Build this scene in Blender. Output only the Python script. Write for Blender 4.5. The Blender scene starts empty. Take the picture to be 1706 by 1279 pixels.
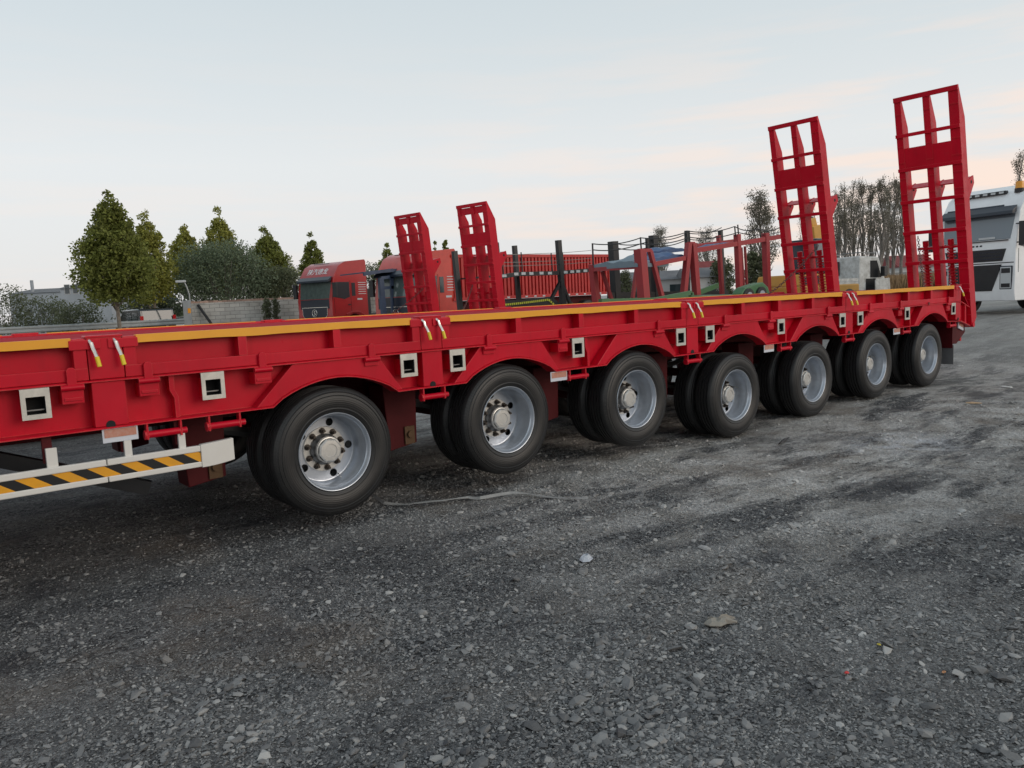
import bpy, bmesh, math, random
import numpy as np
from mathutils import Vector, Matrix
random.seed(7); rng = np.random.default_rng(7)
scene = bpy.context.scene
col = scene.collection
R = math.radians

# ------------------------------------------------------------------ camera
FPX, YAW, PITCH, ROLL = 1302.76, 0.6787, -0.10756, -0.04717
CAM = np.array([-2.696, -5.536, 1.749])
def cam_axes():
    cy, sy, cp, sp = math.cos(YAW), math.sin(YAW), math.cos(PITCH), math.sin(PITCH)
    fwd = np.array([sy*cp, cy*cp, sp]); right = np.array([cy, -sy, 0.0]); up = np.cross(right, fwd)
    cr, sr = math.cos(ROLL), math.sin(ROLL)
    return cr*right + sr*up, -sr*right + cr*up, fwd
RT, UP, FW = cam_axes()
cd = bpy.data.cameras.new('camera'); cd.sensor_width = 36.0; cd.lens = FPX/1706*36.0
cd.clip_start = 0.05; cd.clip_end = 3000
cam = bpy.data.objects.new('camera', cd); col.objects.link(cam)
M = Matrix.Identity(4)
for i in range(3):
    M[i][0], M[i][1], M[i][2], M[i][3] = RT[i], UP[i], -FW[i], CAM[i]
cam.matrix_world = M
scene.camera = cam

# ------------------------------------------------------------------ sky, sun, exposure
SUN_AZ = R(158)          # measured from +Y towards +X
SUN_EL = R(18)
w = bpy.data.worlds.new('World'); scene.world = w; w.use_nodes = True
nt = w.node_tree; N = nt.nodes; L = nt.links; N.clear()
out = N.new('ShaderNodeOutputWorld'); bg = N.new('ShaderNodeBackground'); L.new(bg.outputs[0], out.inputs[0])
sky = N.new('ShaderNodeTexSky'); sky.sky_type = 'NISHITA'; sky.sun_disc = False
sky.sun_elevation = SUN_EL; sky.sun_rotation = SUN_AZ; sky.air_density = 1.0; sky.dust_density = 2.0
tc = N.new('ShaderNodeTexCoord')
sep = N.new('ShaderNodeSeparateXYZ'); L.new(tc.outputs['Generated'], sep.inputs[0])
veil = N.new('ShaderNodeValToRGB'); L.new(sep.outputs['Z'], veil.inputs[0])
cr = veil.color_ramp
cr.elements[0].position = 0.0; cr.elements[0].color = (6.15, 6.15, 6.3, 1)
cr.elements[1].position = 1.0; cr.elements[1].color = (3.7, 4.3, 4.7, 1)
for pos, c in ((0.07, (6.3, 6.25, 6.3)), (0.17, (6.4, 6.5, 6.5)), (0.26, (5.75, 6.1, 6.2)), (0.40, (4.9, 5.5, 5.75))):
    e = cr.elements.new(pos); e.color = (*c, 1)
# thin streaked cloud: warm low down, grey-white higher up
mp = N.new('ShaderNodeMapping'); L.new(tc.outputs['Generated'], mp.inputs[0]); mp.inputs['Scale'].default_value = (1.6, 1.6, 16)
ns = N.new('ShaderNodeTexNoise'); L.new(mp.outputs[0], ns.inputs[0]); ns.inputs['Scale'].default_value = 2.3; ns.inputs['Detail'].default_value = 5; ns.inputs['Roughness'].default_value = 0.55
rmp = N.new('ShaderNodeMapRange'); L.new(ns.outputs[0], rmp.inputs[0]); rmp.inputs[1].default_value = 0.46; rmp.inputs[2].default_value = 0.61
low = N.new('ShaderNodeMapRange'); L.new(sep.outputs['Z'], low.inputs[0]); low.inputs[1].default_value = 0.34; low.inputs[2].default_value = 0.07
mul = N.new('ShaderNodeMath'); mul.operation = 'MULTIPLY'; L.new(rmp.outputs[0], mul.inputs[0]); L.new(low.outputs[0], mul.inputs[1])
# the glow of the low sun, strongest round its own bearing
dot = N.new('ShaderNodeVectorMath'); dot.operation = 'DOT_PRODUCT'; L.new(tc.outputs['Generated'], dot.inputs[0])
dot.inputs[1].default_value = (math.sin(R(95)), math.cos(R(95)), 0)
gl = N.new('ShaderNodeMapRange'); L.new(dot.outputs['Value'], gl.inputs[0]); gl.inputs[1].default_value = 0.45; gl.inputs[2].default_value = 1.0; gl.inputs[3].default_value = 0.16; gl.inputs[4].default_value = 1.0
mul2 = N.new('ShaderNodeMath'); mul2.operation = 'MULTIPLY'; L.new(mul.outputs[0], mul2.inputs[0]); L.new(gl.outputs[0], mul2.inputs[1])
mixp = N.new('ShaderNodeMixRGB'); L.new(mul2.outputs[0], mixp.inputs[0]); L.new(veil.outputs[0], mixp.inputs[1]); mixp.inputs[2].default_value = (8.6, 6.5, 5.3, 1)
mixs = N.new('ShaderNodeMixRGB'); mixs.inputs[0].default_value = 0.88
L.new(sky.outputs[0], mixs.inputs[1]); L.new(mixp.outputs[0], mixs.inputs[2])
L.new(mixs.outputs[0], bg.inputs[0]); bg.inputs[1].default_value = 0.1

sl = bpy.data.lights.new('sun', 'SUN'); sl.energy = 0.55; sl.angle = R(28); sl.color = (1.0, 0.86, 0.74)
sun = bpy.data.objects.new('sun', sl); col.objects.link(sun)
sd = Vector((math.sin(SUN_AZ)*math.cos(SUN_EL), math.cos(SUN_AZ)*math.cos(SUN_EL), math.sin(SUN_EL)))
sun.rotation_euler = sd.to_track_quat('Z', 'Y').to_euler(); sun.location = (0, 0, 30)
vs = scene.view_settings; vs.view_transform = 'Standard'; vs.look = 'None'; vs.exposure = 0.42; vs.gamma = 1.0; vs.use_curve_mapping = False

# ------------------------------------------------------------------ measuring helpers
def ray(px, py):
    return (px-853.0)/FPX*RT - (py-639.5)/FPX*UP + FW
def at(px, py, d):                      # point at depth d along the optical axis
    return CAM + ray(px, py)*d
def onY(px, py, Y):                     # point on the vertical plane y = Y
    r = ray(px, py); return CAM + r*((Y-CAM[1])/r[1])
def sstep(a, b, x):
    t = np.clip((x-a)/(b-a), 0, 1); return t*t*(3-2*t)
def ground_h(x, y):
    x = np.asarray(x, float); y = np.asarray(y, float)
    h = 0.62*sstep(11.5, 25, x)
    v = 0.24*sstep(15, 36, y)
    h = h + v - h*v/0.62
    h = h + 0.40*sstep(26, 60, x)
    h = h - 0.03*np.exp(-((x-5.4)/1.2)**2 - (y/3)**2) - 0.015*np.exp(-((x-7.0)/.8)**2 - (y/3)**2) + 0.02*np.exp(-((x-9.8)/1.6)**2-(y/3)**2)
    h = h - 0.1*sstep(5.0, 8.0, y)*(1-sstep(14, 19, y))*(1-sstep(12, 18, x))
    return h
def foot(px, d):                        # point on the ground seen in column px at depth d
    yy = 500.0
    p = at(px, yy, d)
    for _ in range(4):
        z = float(ground_h(p[0], p[1])); p = p.copy()
        # slide along the vertical
        py = yy; q = at(px, py, d); t = (z-q[2])/UP[2]; p = q + UP*t
    return Vector((p[0], p[1], float(ground_h(p[0], p[1]))))

# ------------------------------------------------------------------ materials
def mat(name, c, rough=0.5, metal=0.0, coat=0.0, var=0.0, vscale=3.0, dirt=None, bump=0.0, bscale=60.0, spec=0.5, island=0.0):
    m = bpy.data.materials.new(name); m.use_nodes = True
    t = m.node_tree; b = t.nodes['Principled BSDF']; l = t.links
    b.inputs['Roughness'].default_value = rough; b.inputs['Metallic'].default_value = metal
    b.inputs['Coat Weight'].default_value = coat; b.inputs['Coat Roughness'].default_value = 0.12
    b.inputs['Specular IOR Level'].default_value = spec
    b.inputs['Base Color'].default_value = (*c, 1)
    src = None
    tcn = t.nodes.new('ShaderNodeTexCoord')
    if var > 0 or dirt:
        n = t.nodes.new('ShaderNodeTexNoise'); n.inputs['Scale'].default_value = vscale; n.inputs['Detail'].default_value = 6; n.inputs['Roughness'].default_value = 0.65
        l.new(tcn.outputs['Object'], n.inputs[0])
        mr = t.nodes.new('ShaderNodeMapRange'); l.new(n.outputs[0], mr.inputs[0]); mr.inputs[1].default_value = 0.35; mr.inputs[2].default_value = 0.7
        mx = t.nodes.new('ShaderNodeMixRGB'); mx.inputs[1].default_value = (*c, 1)
        dc = dirt if dirt else tuple(v*(1-var) for v in c)
        mx.inputs[2].default_value = (*dc, 1)
        sc = t.nodes.new('ShaderNodeMath'); sc.operation = 'MULTIPLY'; l.new(mr.outputs[0], sc.inputs[0]); sc.inputs[1].default_value = var if dirt else 1.0
        l.new(sc.outputs[0], mx.inputs[0]); src = mx.outputs[0]
        rr = t.nodes.new('ShaderNodeMapRange'); l.new(n.outputs[0], rr.inputs[0]); rr.inputs[3].default_value = max(0.05, rough-0.1); rr.inputs[4].default_value = min(1, rough+0.15)
        l.new(rr.outputs[0], b.inputs['Roughness'])
    if island > 0:
        g = t.nodes.new('ShaderNodeNewGeometry'); hs = t.nodes.new('ShaderNodeHueSaturation')
        a = t.nodes.new('ShaderNodeMapRange'); l.new(g.outputs['Random Per Island'], a.inputs[0]); a.inputs[3].default_value = 1-island; a.inputs[4].default_value = 1+island
        l.new(a.outputs[0], hs.inputs['Value'])
        if src: l.new(src, hs.inputs['Color'])
        else: hs.inputs['Color'].default_value = (*c, 1)
        src = hs.outputs[0]
    if src: l.new(src, b.inputs['Base Color'])
    if bump > 0:
        n2 = t.nodes.new('ShaderNodeTexNoise'); n2.inputs['Scale'].default_value = bscale; n2.inputs['Detail'].default_value = 4
        l.new(tcn.outputs['Object'], n2.inputs[0])
        bp = t.nodes.new('ShaderNodeBump'); bp.inputs['Strength'].default_value = bump; bp.inputs['Distance'].default_value = 0.01
        l.new(n2.outputs[0], bp.inputs['Height']); l.new(bp.outputs[0], b.inputs['Normal'])
    return m
MT = {}
def paint_red():
    m = bpy.data.materials.new('red_paint'); m.use_nodes = True; t = m.node_tree; b = t.nodes['Principled BSDF']; l = t.links; nn = t.nodes.new
    tcn = nn('ShaderNodeTexCoord'); O_ = tcn.outputs['Object']
    def noise(sc, det, rough, mapping=None):
        src = O_
        if mapping: mp_ = nn('ShaderNodeMapping'); mp_.inputs['Scale'].default_value = mapping; l.new(O_, mp_.inputs[0]); src = mp_.outputs[0]
        n = nn('ShaderNodeTexNoise'); n.inputs['Scale'].default_value = sc; n.inputs['Detail'].default_value = det; n.inputs['Roughness'].default_value = rough; l.new(src, n.inputs[0]); return n.outputs[0]
    def rg(src, a, b_, c=0.0, d=1.0):
        r = nn('ShaderNodeMapRange'); l.new(src, r.inputs[0]); r.inputs[1].default_value = a; r.inputs[2].default_value = b_; r.inputs[3].default_value = c; r.inputs[4].default_value = d; return r.outputs[0]
    def mix(f, a, b_):
        x = nn('ShaderNodeMixRGB')
        for i, q in enumerate((f, a, b_)):
            if isinstance(q, tuple): x.inputs[i].default_value = (*q, 1)
            else: l.new(q, x.inputs[i])
        return x.outputs[0]
    c = mix(rg(noise(0.9, 4, 0.55), 0.35, 0.68), (0.60, 0.003, 0.022), (0.46, 0.003, 0.017))
    c = mix(rg(noise(3.2, 6, 0.7, (4.0, 4.0, 0.35)), 0.50, 0.80, 0, 0.30), c, (0.26, 0.008, 0.016))     # faint runs
    c = mix(rg(noise(7.0, 8, 0.75), 0.58, 0.82, 0, 0.12), c, (0.42, 0.08, 0.07))                      # dusty blooms
    c = mix(rg(noise(42.0, 3, 0.6), 0.66, 0.76, 0, 0.35), c, (0.20, 0.03, 0.03))                      # specks
    # plate edge highlights painted into the colour, with some chipped paint
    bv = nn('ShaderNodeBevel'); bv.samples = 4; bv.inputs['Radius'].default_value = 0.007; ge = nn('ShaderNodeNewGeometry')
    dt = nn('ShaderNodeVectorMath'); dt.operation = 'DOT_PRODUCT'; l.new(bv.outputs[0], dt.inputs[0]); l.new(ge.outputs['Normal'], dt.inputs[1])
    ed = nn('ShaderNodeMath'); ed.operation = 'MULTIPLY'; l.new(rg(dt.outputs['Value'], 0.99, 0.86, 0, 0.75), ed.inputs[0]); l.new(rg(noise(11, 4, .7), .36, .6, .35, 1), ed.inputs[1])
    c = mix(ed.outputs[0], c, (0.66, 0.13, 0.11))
    l.new(c, b.inputs['Base Color'])
    l.new(rg(noise(5.0, 7, 0.7), 0.3, 0.7, 0.26, 0.52), b.inputs['Roughness'])
    b.inputs['Specular IOR Level'].default_value = 0.22
    bp = nn('ShaderNodeBump'); bp.inputs['Strength'].default_value = 0.35; bp.inputs['Distance'].default_value = 0.02; l.new(noise(1.7, 3, 0.5), bp.inputs['Height'])
    bp2 = nn('ShaderNodeBump'); bp2.inputs['Strength'].default_value = 0.10; bp2.inputs['Distance'].default_value = 0.003; l.new(noise(160, 3, 0.6), bp2.inputs['Height']); l.new(bp.outputs[0], bp2.inputs['Normal'])
    l.new(bp2.outputs[0], b.inputs['Normal'])
    return m
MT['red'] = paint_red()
MT['red_deck'] = mat('red_deck_paint', (0.42, 0.006, 0.022), 0.75, var=0.4, vscale=2, dirt=(0.30, 0.02, 0.03), spec=0.08)
MT['red_dark'] = mat('red_shaded', (0.085, 0.003, 0.006), 0.6, var=0.35, vscale=4, dirt=(0.03, 0.008, 0.008), spec=0.25)  # trailer red darkened: the shade under the deck is put into the colour
MT['yellow'] = mat('yellow_paint', (0.86, 0.38, 0.010), 0.4, var=0.35, vscale=4, dirt=(0.66, 0.26, 0.02))
MT['zinc'] = mat('galvanised_steel', (0.62, 0.60, 0.55), 0.42, metal=0.35, var=0.25, vscale=12)
MT['chrome'] = mat('polished_steel', (0.75, 0.72, 0.66), 0.22, metal=0.9)
MT['grip'] = mat('yellow_grip', (0.80, 0.60, 0.03), 0.4)
MT['black'] = mat('black_void', (0.008, 0.008, 0.009), 0.8)
MT['blackpaint'] = mat('black_paint', (0.016, 0.017, 0.02), 0.4, var=0.3, vscale=3, dirt=(0.04, 0.04, 0.04))
MT['white'] = mat('white_paint', (0.72, 0.70, 0.66), 0.4, var=0.18, vscale=5, dirt=(0.5, 0.46, 0.4))
MT['rim'] = mat('silver_rim', (0.52, 0.56, 0.62), 0.30, metal=0.55, var=0.15, vscale=14)
MT['hub'] = mat('hub_alloy', (0.66, 0.65, 0.62), 0.34, metal=0.5, var=0.2, vscale=22)
MT['steel'] = mat('dull_steel', (0.20, 0.20, 0.20), 0.45, metal=0.8)
MT['rust'] = mat('rusty_steel', (0.10, 0.055, 0.03), 0.85, var=0.5, vscale=30, dirt=(0.17, 0.11, 0.055))
MT['rubber_flap'] = mat('grey_rubber', (0.16, 0.16, 0.165), 0.7, var=0.2, vscale=6)
MT['refl_w'] = mat('reflector_white', (0.66, 0.68, 0.74), 0.3)
MT['refl_r'] = mat('reflector_orange', (0.52, 0.20, 0.13), 0.35, var=0.4, vscale=40, dirt=(0.6, 0.5, 0.45))
# tyre rubber with faint dusty scuffing
MT['tyre'] = mat('tyre_rubber', (0.017, 0.017, 0.018), 0.42, var=0.4, vscale=6, dirt=(0.034, 0.033, 0.030), spec=0.45)
def tyre_relief(m):     # moulded nicks round the shoulders and fine rings on the sidewall
    t = m.node_tree; l = t.links; nn = t.nodes.new; b = t.nodes['Principled BSDF']
    tcn = nn('ShaderNodeTexCoord'); sp = nn('ShaderNodeSeparateXYZ'); l.new(tcn.outputs['Object'], sp.inputs[0])
    def M_(op, a, b_=None):
        n = nn('ShaderNodeMath'); n.operation = op
        for i, q in enumerate((a, b_)):
            if q is None: continue
            if isinstance(q, (int, float)): n.inputs[i].default_value = q
            else: l.new(q, n.inputs[i])
        return n.outputs[0]
    ang = M_('ARCTAN2', sp.outputs['Z'], sp.outputs['X'])
    r = M_('SQRT', M_('ADD', M_('MULTIPLY', sp.outputs['X'], sp.outputs['X']), M_('MULTIPLY', sp.outputs['Z'], sp.outputs['Z'])))
    mask = M_('MULTIPLY', M_('GREATER_THAN', r, 0.472), M_('LESS_THAN', r, 0.506))
    nick = M_('MULTIPLY', M_('GREATER_THAN', M_('SINE', M_('MULTIPLY', ang, 110.0)), 0.3), mask)
    rings = M_('MULTIPLY', M_('SINE', M_('MULTIPLY', r, 420.0)), 0.10)
    h = M_('ADD', nick, rings)
    bp = nn('ShaderNodeBump'); bp.inputs['Strength'].default_value = 0.7; bp.inputs['Distance'].default_value = 0.004; l.new(h, bp.inputs['Height']); l.new(bp.outputs[0], b.inputs['Normal'])
tyre_relief(MT['tyre'])
MT['tyre_dark'] = mat('tyre_rubber_inner', (0.016, 0.016, 0.017), 0.75)

# ------------------------------------------------------------------ mesh builder
class MB:
    def __init__(s): s.v = []; s.f = []
    def add(s, vs, fs):
        o = len(s.v); s.v += [tuple(float(c) for c in v) for v in vs]; s.f += [tuple(i+o for i in f) for f in fs]; return s
    def box(s, x0, x1, y0, y1, z0, z1):
        return s.add([(x0,y0,z0),(x1,y0,z0),(x1,y1,z0),(x0,y1,z0),(x0,y0,z1),(x1,y0,z1),(x1,y1,z1),(x0,y1,z1)],
                     [(0,3,2,1),(4,5,6,7),(0,1,5,4),(1,2,6,5),(2,3,7,6),(3,0,4,7)])
    def prism(s, poly, y0, y1):          # polygon in x,z extruded along y
        n = len(poly)
        a = sum(poly[i][0]*poly[(i+1)%n][1]-poly[(i+1)%n][0]*poly[i][1] for i in range(n))
        if a < 0: poly = poly[::-1]
        vs = [(x,y0,z) for x,z in poly] + [(x,y1,z) for x,z in poly]
        fs = [tuple(range(n)), tuple(range(2*n-1, n-1, -1))]
        for i in range(n):
            j = (i+1)%n; fs.append((j, i, i+n, j+n))
        return s.add(vs, fs)
    def beam(s, a, b, w_, h_, up=(0,0,1)):
        a = Vector(a); b = Vector(b); d = (b-a).normalized(); u = Vector(up)
        if abs(d.dot(u)) > 0.99: u = Vector((0,1,0))
        r = d.cross(u).normalized(); u = r.cross(d).normalized()
        vs = []
        for p in (a, b):
            for sx, sz in ((-1,-1),(1,-1),(1,1),(-1,1)): vs.append(p + r*sx*w_/2 + u*sz*h_/2)
        return s.add(vs, [(3,2,1,0),(4,5,6,7),(0,1,5,4),(1,2,6,5),(2,3,7,6),(3,0,4,7)])
    def cyl(s, a, b, r, n=12, r2=None, caps=True):
        a = Vector(a); b = Vector(b); d = (b-a).normalized(); u = Vector((0,0,1)) if abs(d.z) < 0.9 else Vector((1,0,0))
        e = d.cross(u).normalized(); g = e.cross(d)
        r2 = r if r2 is None else r2
        vs = []
        for p, q in ((a, r), (b, r2)):
            for k in range(n):
                t = 2*math.pi*k/n; vs.append(p + (e*math.cos(t)+g*math.sin(t))*q)
        fs = [(k, (k+1)%n, (k+1)%n+n, k+n)[::-1] for k in range(n)]
        if caps: fs += [tuple(range(n)), tuple(range(2*n-1, n-1, -1))]
        return s.add(vs, fs)
    def tube(s, path, r, n=8, radii=None):
        path = [Vector(p) for p in path]; m = len(path); vs = []; u = None
        for i, p in enumerate(path):
            d = (path[min(i+1, m-1)]-path[max(i-1, 0)]).normalized()
            if u is None: u = Vector((0,0,1)) if abs(d.z) < 0.9 else Vector((1,0,0))
            e = d.cross(u).normalized(); u = e.cross(d).normalized()
            q = radii[i] if radii else r
            for k in range(n):
                t = 2*math.pi*k/n; vs.append(p + (e*math.cos(t)+u*math.sin(t))*q)
        fs = []
        for i in range(m-1):
            for k in range(n): fs.append((i*n+k, i*n+(k+1)%n, (i+1)*n+(k+1)%n, (i+1)*n+k)[::-1])
        fs += [tuple(range(n)), tuple(range(m*n-1, m*n-n-1, -1))]
        return s.add(vs, fs)
    def lathe(s, prof, n=48, c=(0,0,0), closed=False):   # prof [(r, y)] round the y axis
        vs = []; m = len(prof)
        for k in range(n):
            t = 2*math.pi*k/n
            for r, y in prof: vs.append((c[0]+r*math.cos(t), c[1]+y, c[2]+r*math.sin(t)))
        fs = []
        for k in range(n):
            k2 = (k+1) % n
            for i in range(m if closed else m-1):
                j = (i+1) % m; fs.append((k*m+i, k2*m+i, k2*m+j, k*m+j))
        return s.add(vs, fs)
    def quad(s, a, b, c, d): return s.add([a,b,c,d], [(0,1,2,3)])
    def mesh(s, name, m, smooth=False):
        me = bpy.data.meshes.new(name); me.from_pydata(s.v, [], s.f); me.update()
        bm = bmesh.new(); bm.from_mesh(me); bmesh.ops.recalc_face_normals(bm, faces=bm.faces); bm.to_mesh(me); bm.free()
        if m: me.materials.append(m)
        if smooth:
            me.polygons.foreach_set('use_smooth', [True]*len(me.polygons))
            try: me.set_sharp_from_angle(angle=R(smooth if smooth is not True else 35))
            except Exception: pass
        return me
    def build(s, name, m, parent=None, smooth=False, bevel=0.0):
        return link(name, s.mesh(name, m, smooth), parent, bevel)
def link(name, me, parent=None, bevel=0.0):
    o = bpy.data.objects.new(name, me); col.objects.link(o)
    if parent is not None: o.parent = parent
    if bevel:
        b = o.modifiers.new('bevel', 'BEVEL'); b.width = bevel; b.segments = 2; b.limit_method = 'ANGLE'; b.angle_limit = R(40)
    return o
def tag(o, label=None, cat=None, group=None, kind=None):
    if label: o['label'] = label
    if cat: o['category'] = cat
    if group: o['group'] = group
    if kind: o['kind'] = kind
    return o
def thing(name, label, cat, loc=(0,0,0), rz=0.0, group=None):
    o = bpy.data.objects.new(name, None); col.objects.link(o); o.empty_display_size = 0.2
    o.location = loc; o.rotation_euler = (0, 0, rz)
    return tag(o, label, cat, group)
def copy_tree(o, parent=None, skip=()):
    c = o.copy(); col.objects.link(c); c.parent = parent
    for ch in list(o.children):
        if ch.name.split('.')[0] not in skip: copy_tree(ch, c, skip)
    return c
# ------------------------------------------------------------------ ground
class ND:                                   # small node helpers shared by the ground and the loose stones
    def __init__(s, m):
        m.use_nodes = True; s.t = m.node_tree; s.b = s.t.nodes['Principled BSDF']; s.l = s.t.links; s.n = s.t.nodes.new
        s.P = s.n('ShaderNodeTexCoord').outputs['Object']; q = s.n('ShaderNodeSeparateXYZ'); s.l.new(s.P, q.inputs[0]); s.X, s.Y = q.outputs['X'], q.outputs['Y']
    def noise(s, scale, detail=5, rough=0.6, mapping=None, rot=0.0, off=0.0):
        src = s.P
        if mapping:
            mp_ = s.n('ShaderNodeMapping'); mp_.inputs['Scale'].default_value = mapping; mp_.inputs['Rotation'].default_value = (0, 0, rot); mp_.inputs['Location'].default_value = (off, off, 0); s.l.new(s.P, mp_.inputs[0]); src = mp_.outputs[0]
        n = s.n('ShaderNodeTexNoise'); n.inputs['Scale'].default_value = scale; n.inputs['Detail'].default_value = detail; n.inputs['Roughness'].default_value = rough; s.l.new(src, n.inputs[0]); return n.outputs[0]
    def rg(s, src, a, b, c=0.0, d=1.0):
        r = s.n('ShaderNodeMapRange'); s.l.new(src, r.inputs[0]); r.inputs[1].default_value = a; r.inputs[2].default_value = b; r.inputs[3].default_value = c; r.inputs[4].default_value = d; return r.outputs[0]
    def mix(s, f, a, b, mode='MIX'):
        x = s.n('ShaderNodeMixRGB'); x.blend_type = mode
        for i, q in enumerate((f, a, b)):
            if isinstance(q, tuple): x.inputs[i].default_value = (*q, 1)
            elif isinstance(q, (int, float)): x.inputs[i].default_value = q
            else: s.l.new(q, x.inputs[i])
        return x.outputs[0]
    def math(s, op, a, b):
        n = s.n('ShaderNodeMath'); n.operation = op
        for i, q in enumerate((a, b)):
            if isinstance(q, (int, float)): n.inputs[i].default_value = q
            else: s.l.new(q, n.inputs[i])
        return n.outputs[0]
    def yard(s, c, k=1.0):
        """lay the yard's own stains over colour c: compacted pale dust in drifts and wheel tracks, brown dirt, dark damp patches"""
        zone = s.math('MULTIPLY', s.rg(s.X, -0.2, 3.4), s.rg(s.Y, -4.4, -2.2))
        zone = s.math('MULTIPLY_ADD', zone, 0.88); s.t.nodes[-1].inputs[2].default_value = 0.16
        track = s.rg(s.noise(0.95, 10, 0.74, (0.45, 1.5, 1), -0.12), 0.45, 0.53)
        blot = s.rg(s.noise(0.75, 10, 0.74, (1, 1, 1), 0, 3.7), 0.48, 0.57)
        dust = s.math('MULTIPLY', s.math('MAXIMUM', track, s.math('MULTIPLY', blot, 0.8)), zone)
        grain = s.rg(s.noise(26, 4, 0.7), 0.30, 0.62, 0.30, 1.0)
        dust = s.math('MULTIPLY', s.math('MULTIPLY', dust, grain), k)
        tone = s.mix(s.rg(s.noise(2.3, 4, 0.6), 0.4, 0.6), (0.46, 0.435, 0.40), (0.70, 0.685, 0.66))
        c = s.mix(dust, c, tone)
        # a spilt pale patch out in the yard
        dx = s.math('MULTIPLY', s.math('SUBTRACT', s.X, 5.9), 1.1); dy = s.math('MULTIPLY', s.math('SUBTRACT', s.Y, -1.6), 1.25)
        rr = s.math('SQRT', s.math('ADD', s.math('MULTIPLY', dx, dx), s.math('MULTIPLY', dy, dy)), 0.0)
        patch = s.math('MULTIPLY', s.rg(rr, 0.95, 0.35), s.rg(s.noise(3.0, 6, 0.7), 0.42, 0.60))
        c = s.mix(s.math('MULTIPLY', patch, 0.8), c, (0.60, 0.61, 0.64))
        c = s.mix(s.rg(s.noise(0.7, 5, 0.6, (1, 1, 1), 0, 9.1), 0.56, 0.68, 0, 0.45*k), c, (0.22, 0.175, 0.135))
        c = s.mix(s.rg(s.noise(0.9, 5, 0.6, (0.8, 1.3, 1), 0.4, 5.3), 0.57, 0.67, 0, 0.7*k), c, (0.032, 0.034, 0.042))
        return c
def ground_material():
    m = bpy.data.materials.new('gravel_ground'); d = ND(m); l = d.l
    cells = []
    for sc in (46.0, 112.0):
        v = d.n('ShaderNodeTexVoronoi'); v.inputs['Scale'].default_value = sc; l.new(d.P, v.inputs['Vector']); cells.append(v)
    g1 = d.n('ShaderNodeSeparateColor'); l.new(cells[0].outputs['Color'], g1.inputs[0]); g2 = d.n('ShaderNodeSeparateColor'); l.new(cells[1].outputs['Color'], g2.inputs[0])
    dark = (0.016, 0.017, 0.020)
    chip = d.mix(d.math('POWER', g1.outputs[0], 1.4), dark, (0.25, 0.252, 0.254)); chip2 = d.mix(d.math('POWER', g2.outputs[1], 1.5), dark, (0.22, 0.222, 0.224))
    base = d.mix(d.rg(d.noise(3.5), 0.4, 0.62), chip, chip2)
    c = d.yard(base)
    c = d.mix(d.rg(d.X, 8.5, 17, 0, 0.75), c, d.mix(d.rg(d.noise(0.5, 6, .7, (0.3, 1.4, 1)), .35, .65), (0.28, 0.272, 0.26), (0.46, 0.45, 0.435)))
    l.new(c, d.b.inputs['Base Color']); d.b.inputs['Roughness'].default_value = 0.9; d.b.inputs['Specular IOR Level'].default_value = 0.25
    h1 = d.rg(cells[0].outputs['Distance'], 0.0, 0.7, 1, 0); h2 = d.rg(cells[1].outputs['Distance'], 0, 0.7, 1, 0)
    h = d.math('ADD', d.math('MULTIPLY', h2, 0.5), h1); h = d.math('ADD', h, d.math('MULTIPLY', d.noise(9, 6, 0.7), 2.0))
    bp = d.n('ShaderNodeBump'); bp.inputs['Strength'].default_value = 1.0; bp.inputs['Distance'].default_value = 0.018
    l.new(h, bp.inputs['Height']); l.new(bp.outputs[0], d.b.inputs['Normal'])
    return m
MT['ground'] = ground_material()
def bumps(x, y):
    r = 0
    for k, (fx, fy, ph, a) in enumerate(((0.9,0.5,1,.012),(-.6,1.1,2,.012),(1.9,1.3,.4,.006),(2.7,-2.2,3,.005),(4.1,3.3,5,.003),(-5.2,4.4,1.7,.003),(8.1,6.9,2.1,.0015))):
        r = r + a*np.sin(fx*x+fy*y+ph)
    return r
def gz(x, y):
    wgt = 1-sstep(14, 30, np.hypot(x, y))
    return ground_h(x, y) + bumps(np.asarray(x, float), np.asarray(y, float))*wgt
def make_ground():
    def axis(a, b, step, lo, hi, n):
        c = list(np.arange(a, b+1e-6, step))
        left = [a-(abs(lo-a))*(k/n)**3.2 for k in range(n, 0, -1)]; right = [b+(hi-b)*(k/n)**3.2 for k in range(1, n+1)]
        return np.array(left+c+right)
    X = axis(-5, 16, 0.09, -900, 1400, 40); Y = axis(-6, 6, 0.09, -500, 1400, 44)
    gx, gy = np.meshgrid(X, Y, indexing='ij'); g = gz(gx, gy)
    nx, ny = gx.shape
    vs = np.stack([gx, gy, g], -1).reshape(-1, 3)
    i, j = np.meshgrid(np.arange(nx-1), np.arange(ny-1), indexing='ij'); a = (i*ny+j).ravel()
    fs = np.stack([a, a+ny, a+ny+1, a+1], 1)
    me = bpy.data.meshes.new('ground'); me.from_pydata(vs.tolist(), [], fs.tolist()); me.materials.append(MT['ground'])
    me.polygons.foreach_set('use_smooth', [True]*len(me.polygons))
    return tag(link('ground', me), 'dark grey gravel yard strewn with crushed stone and dust', 'ground', kind='structure')
make_ground()

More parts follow.
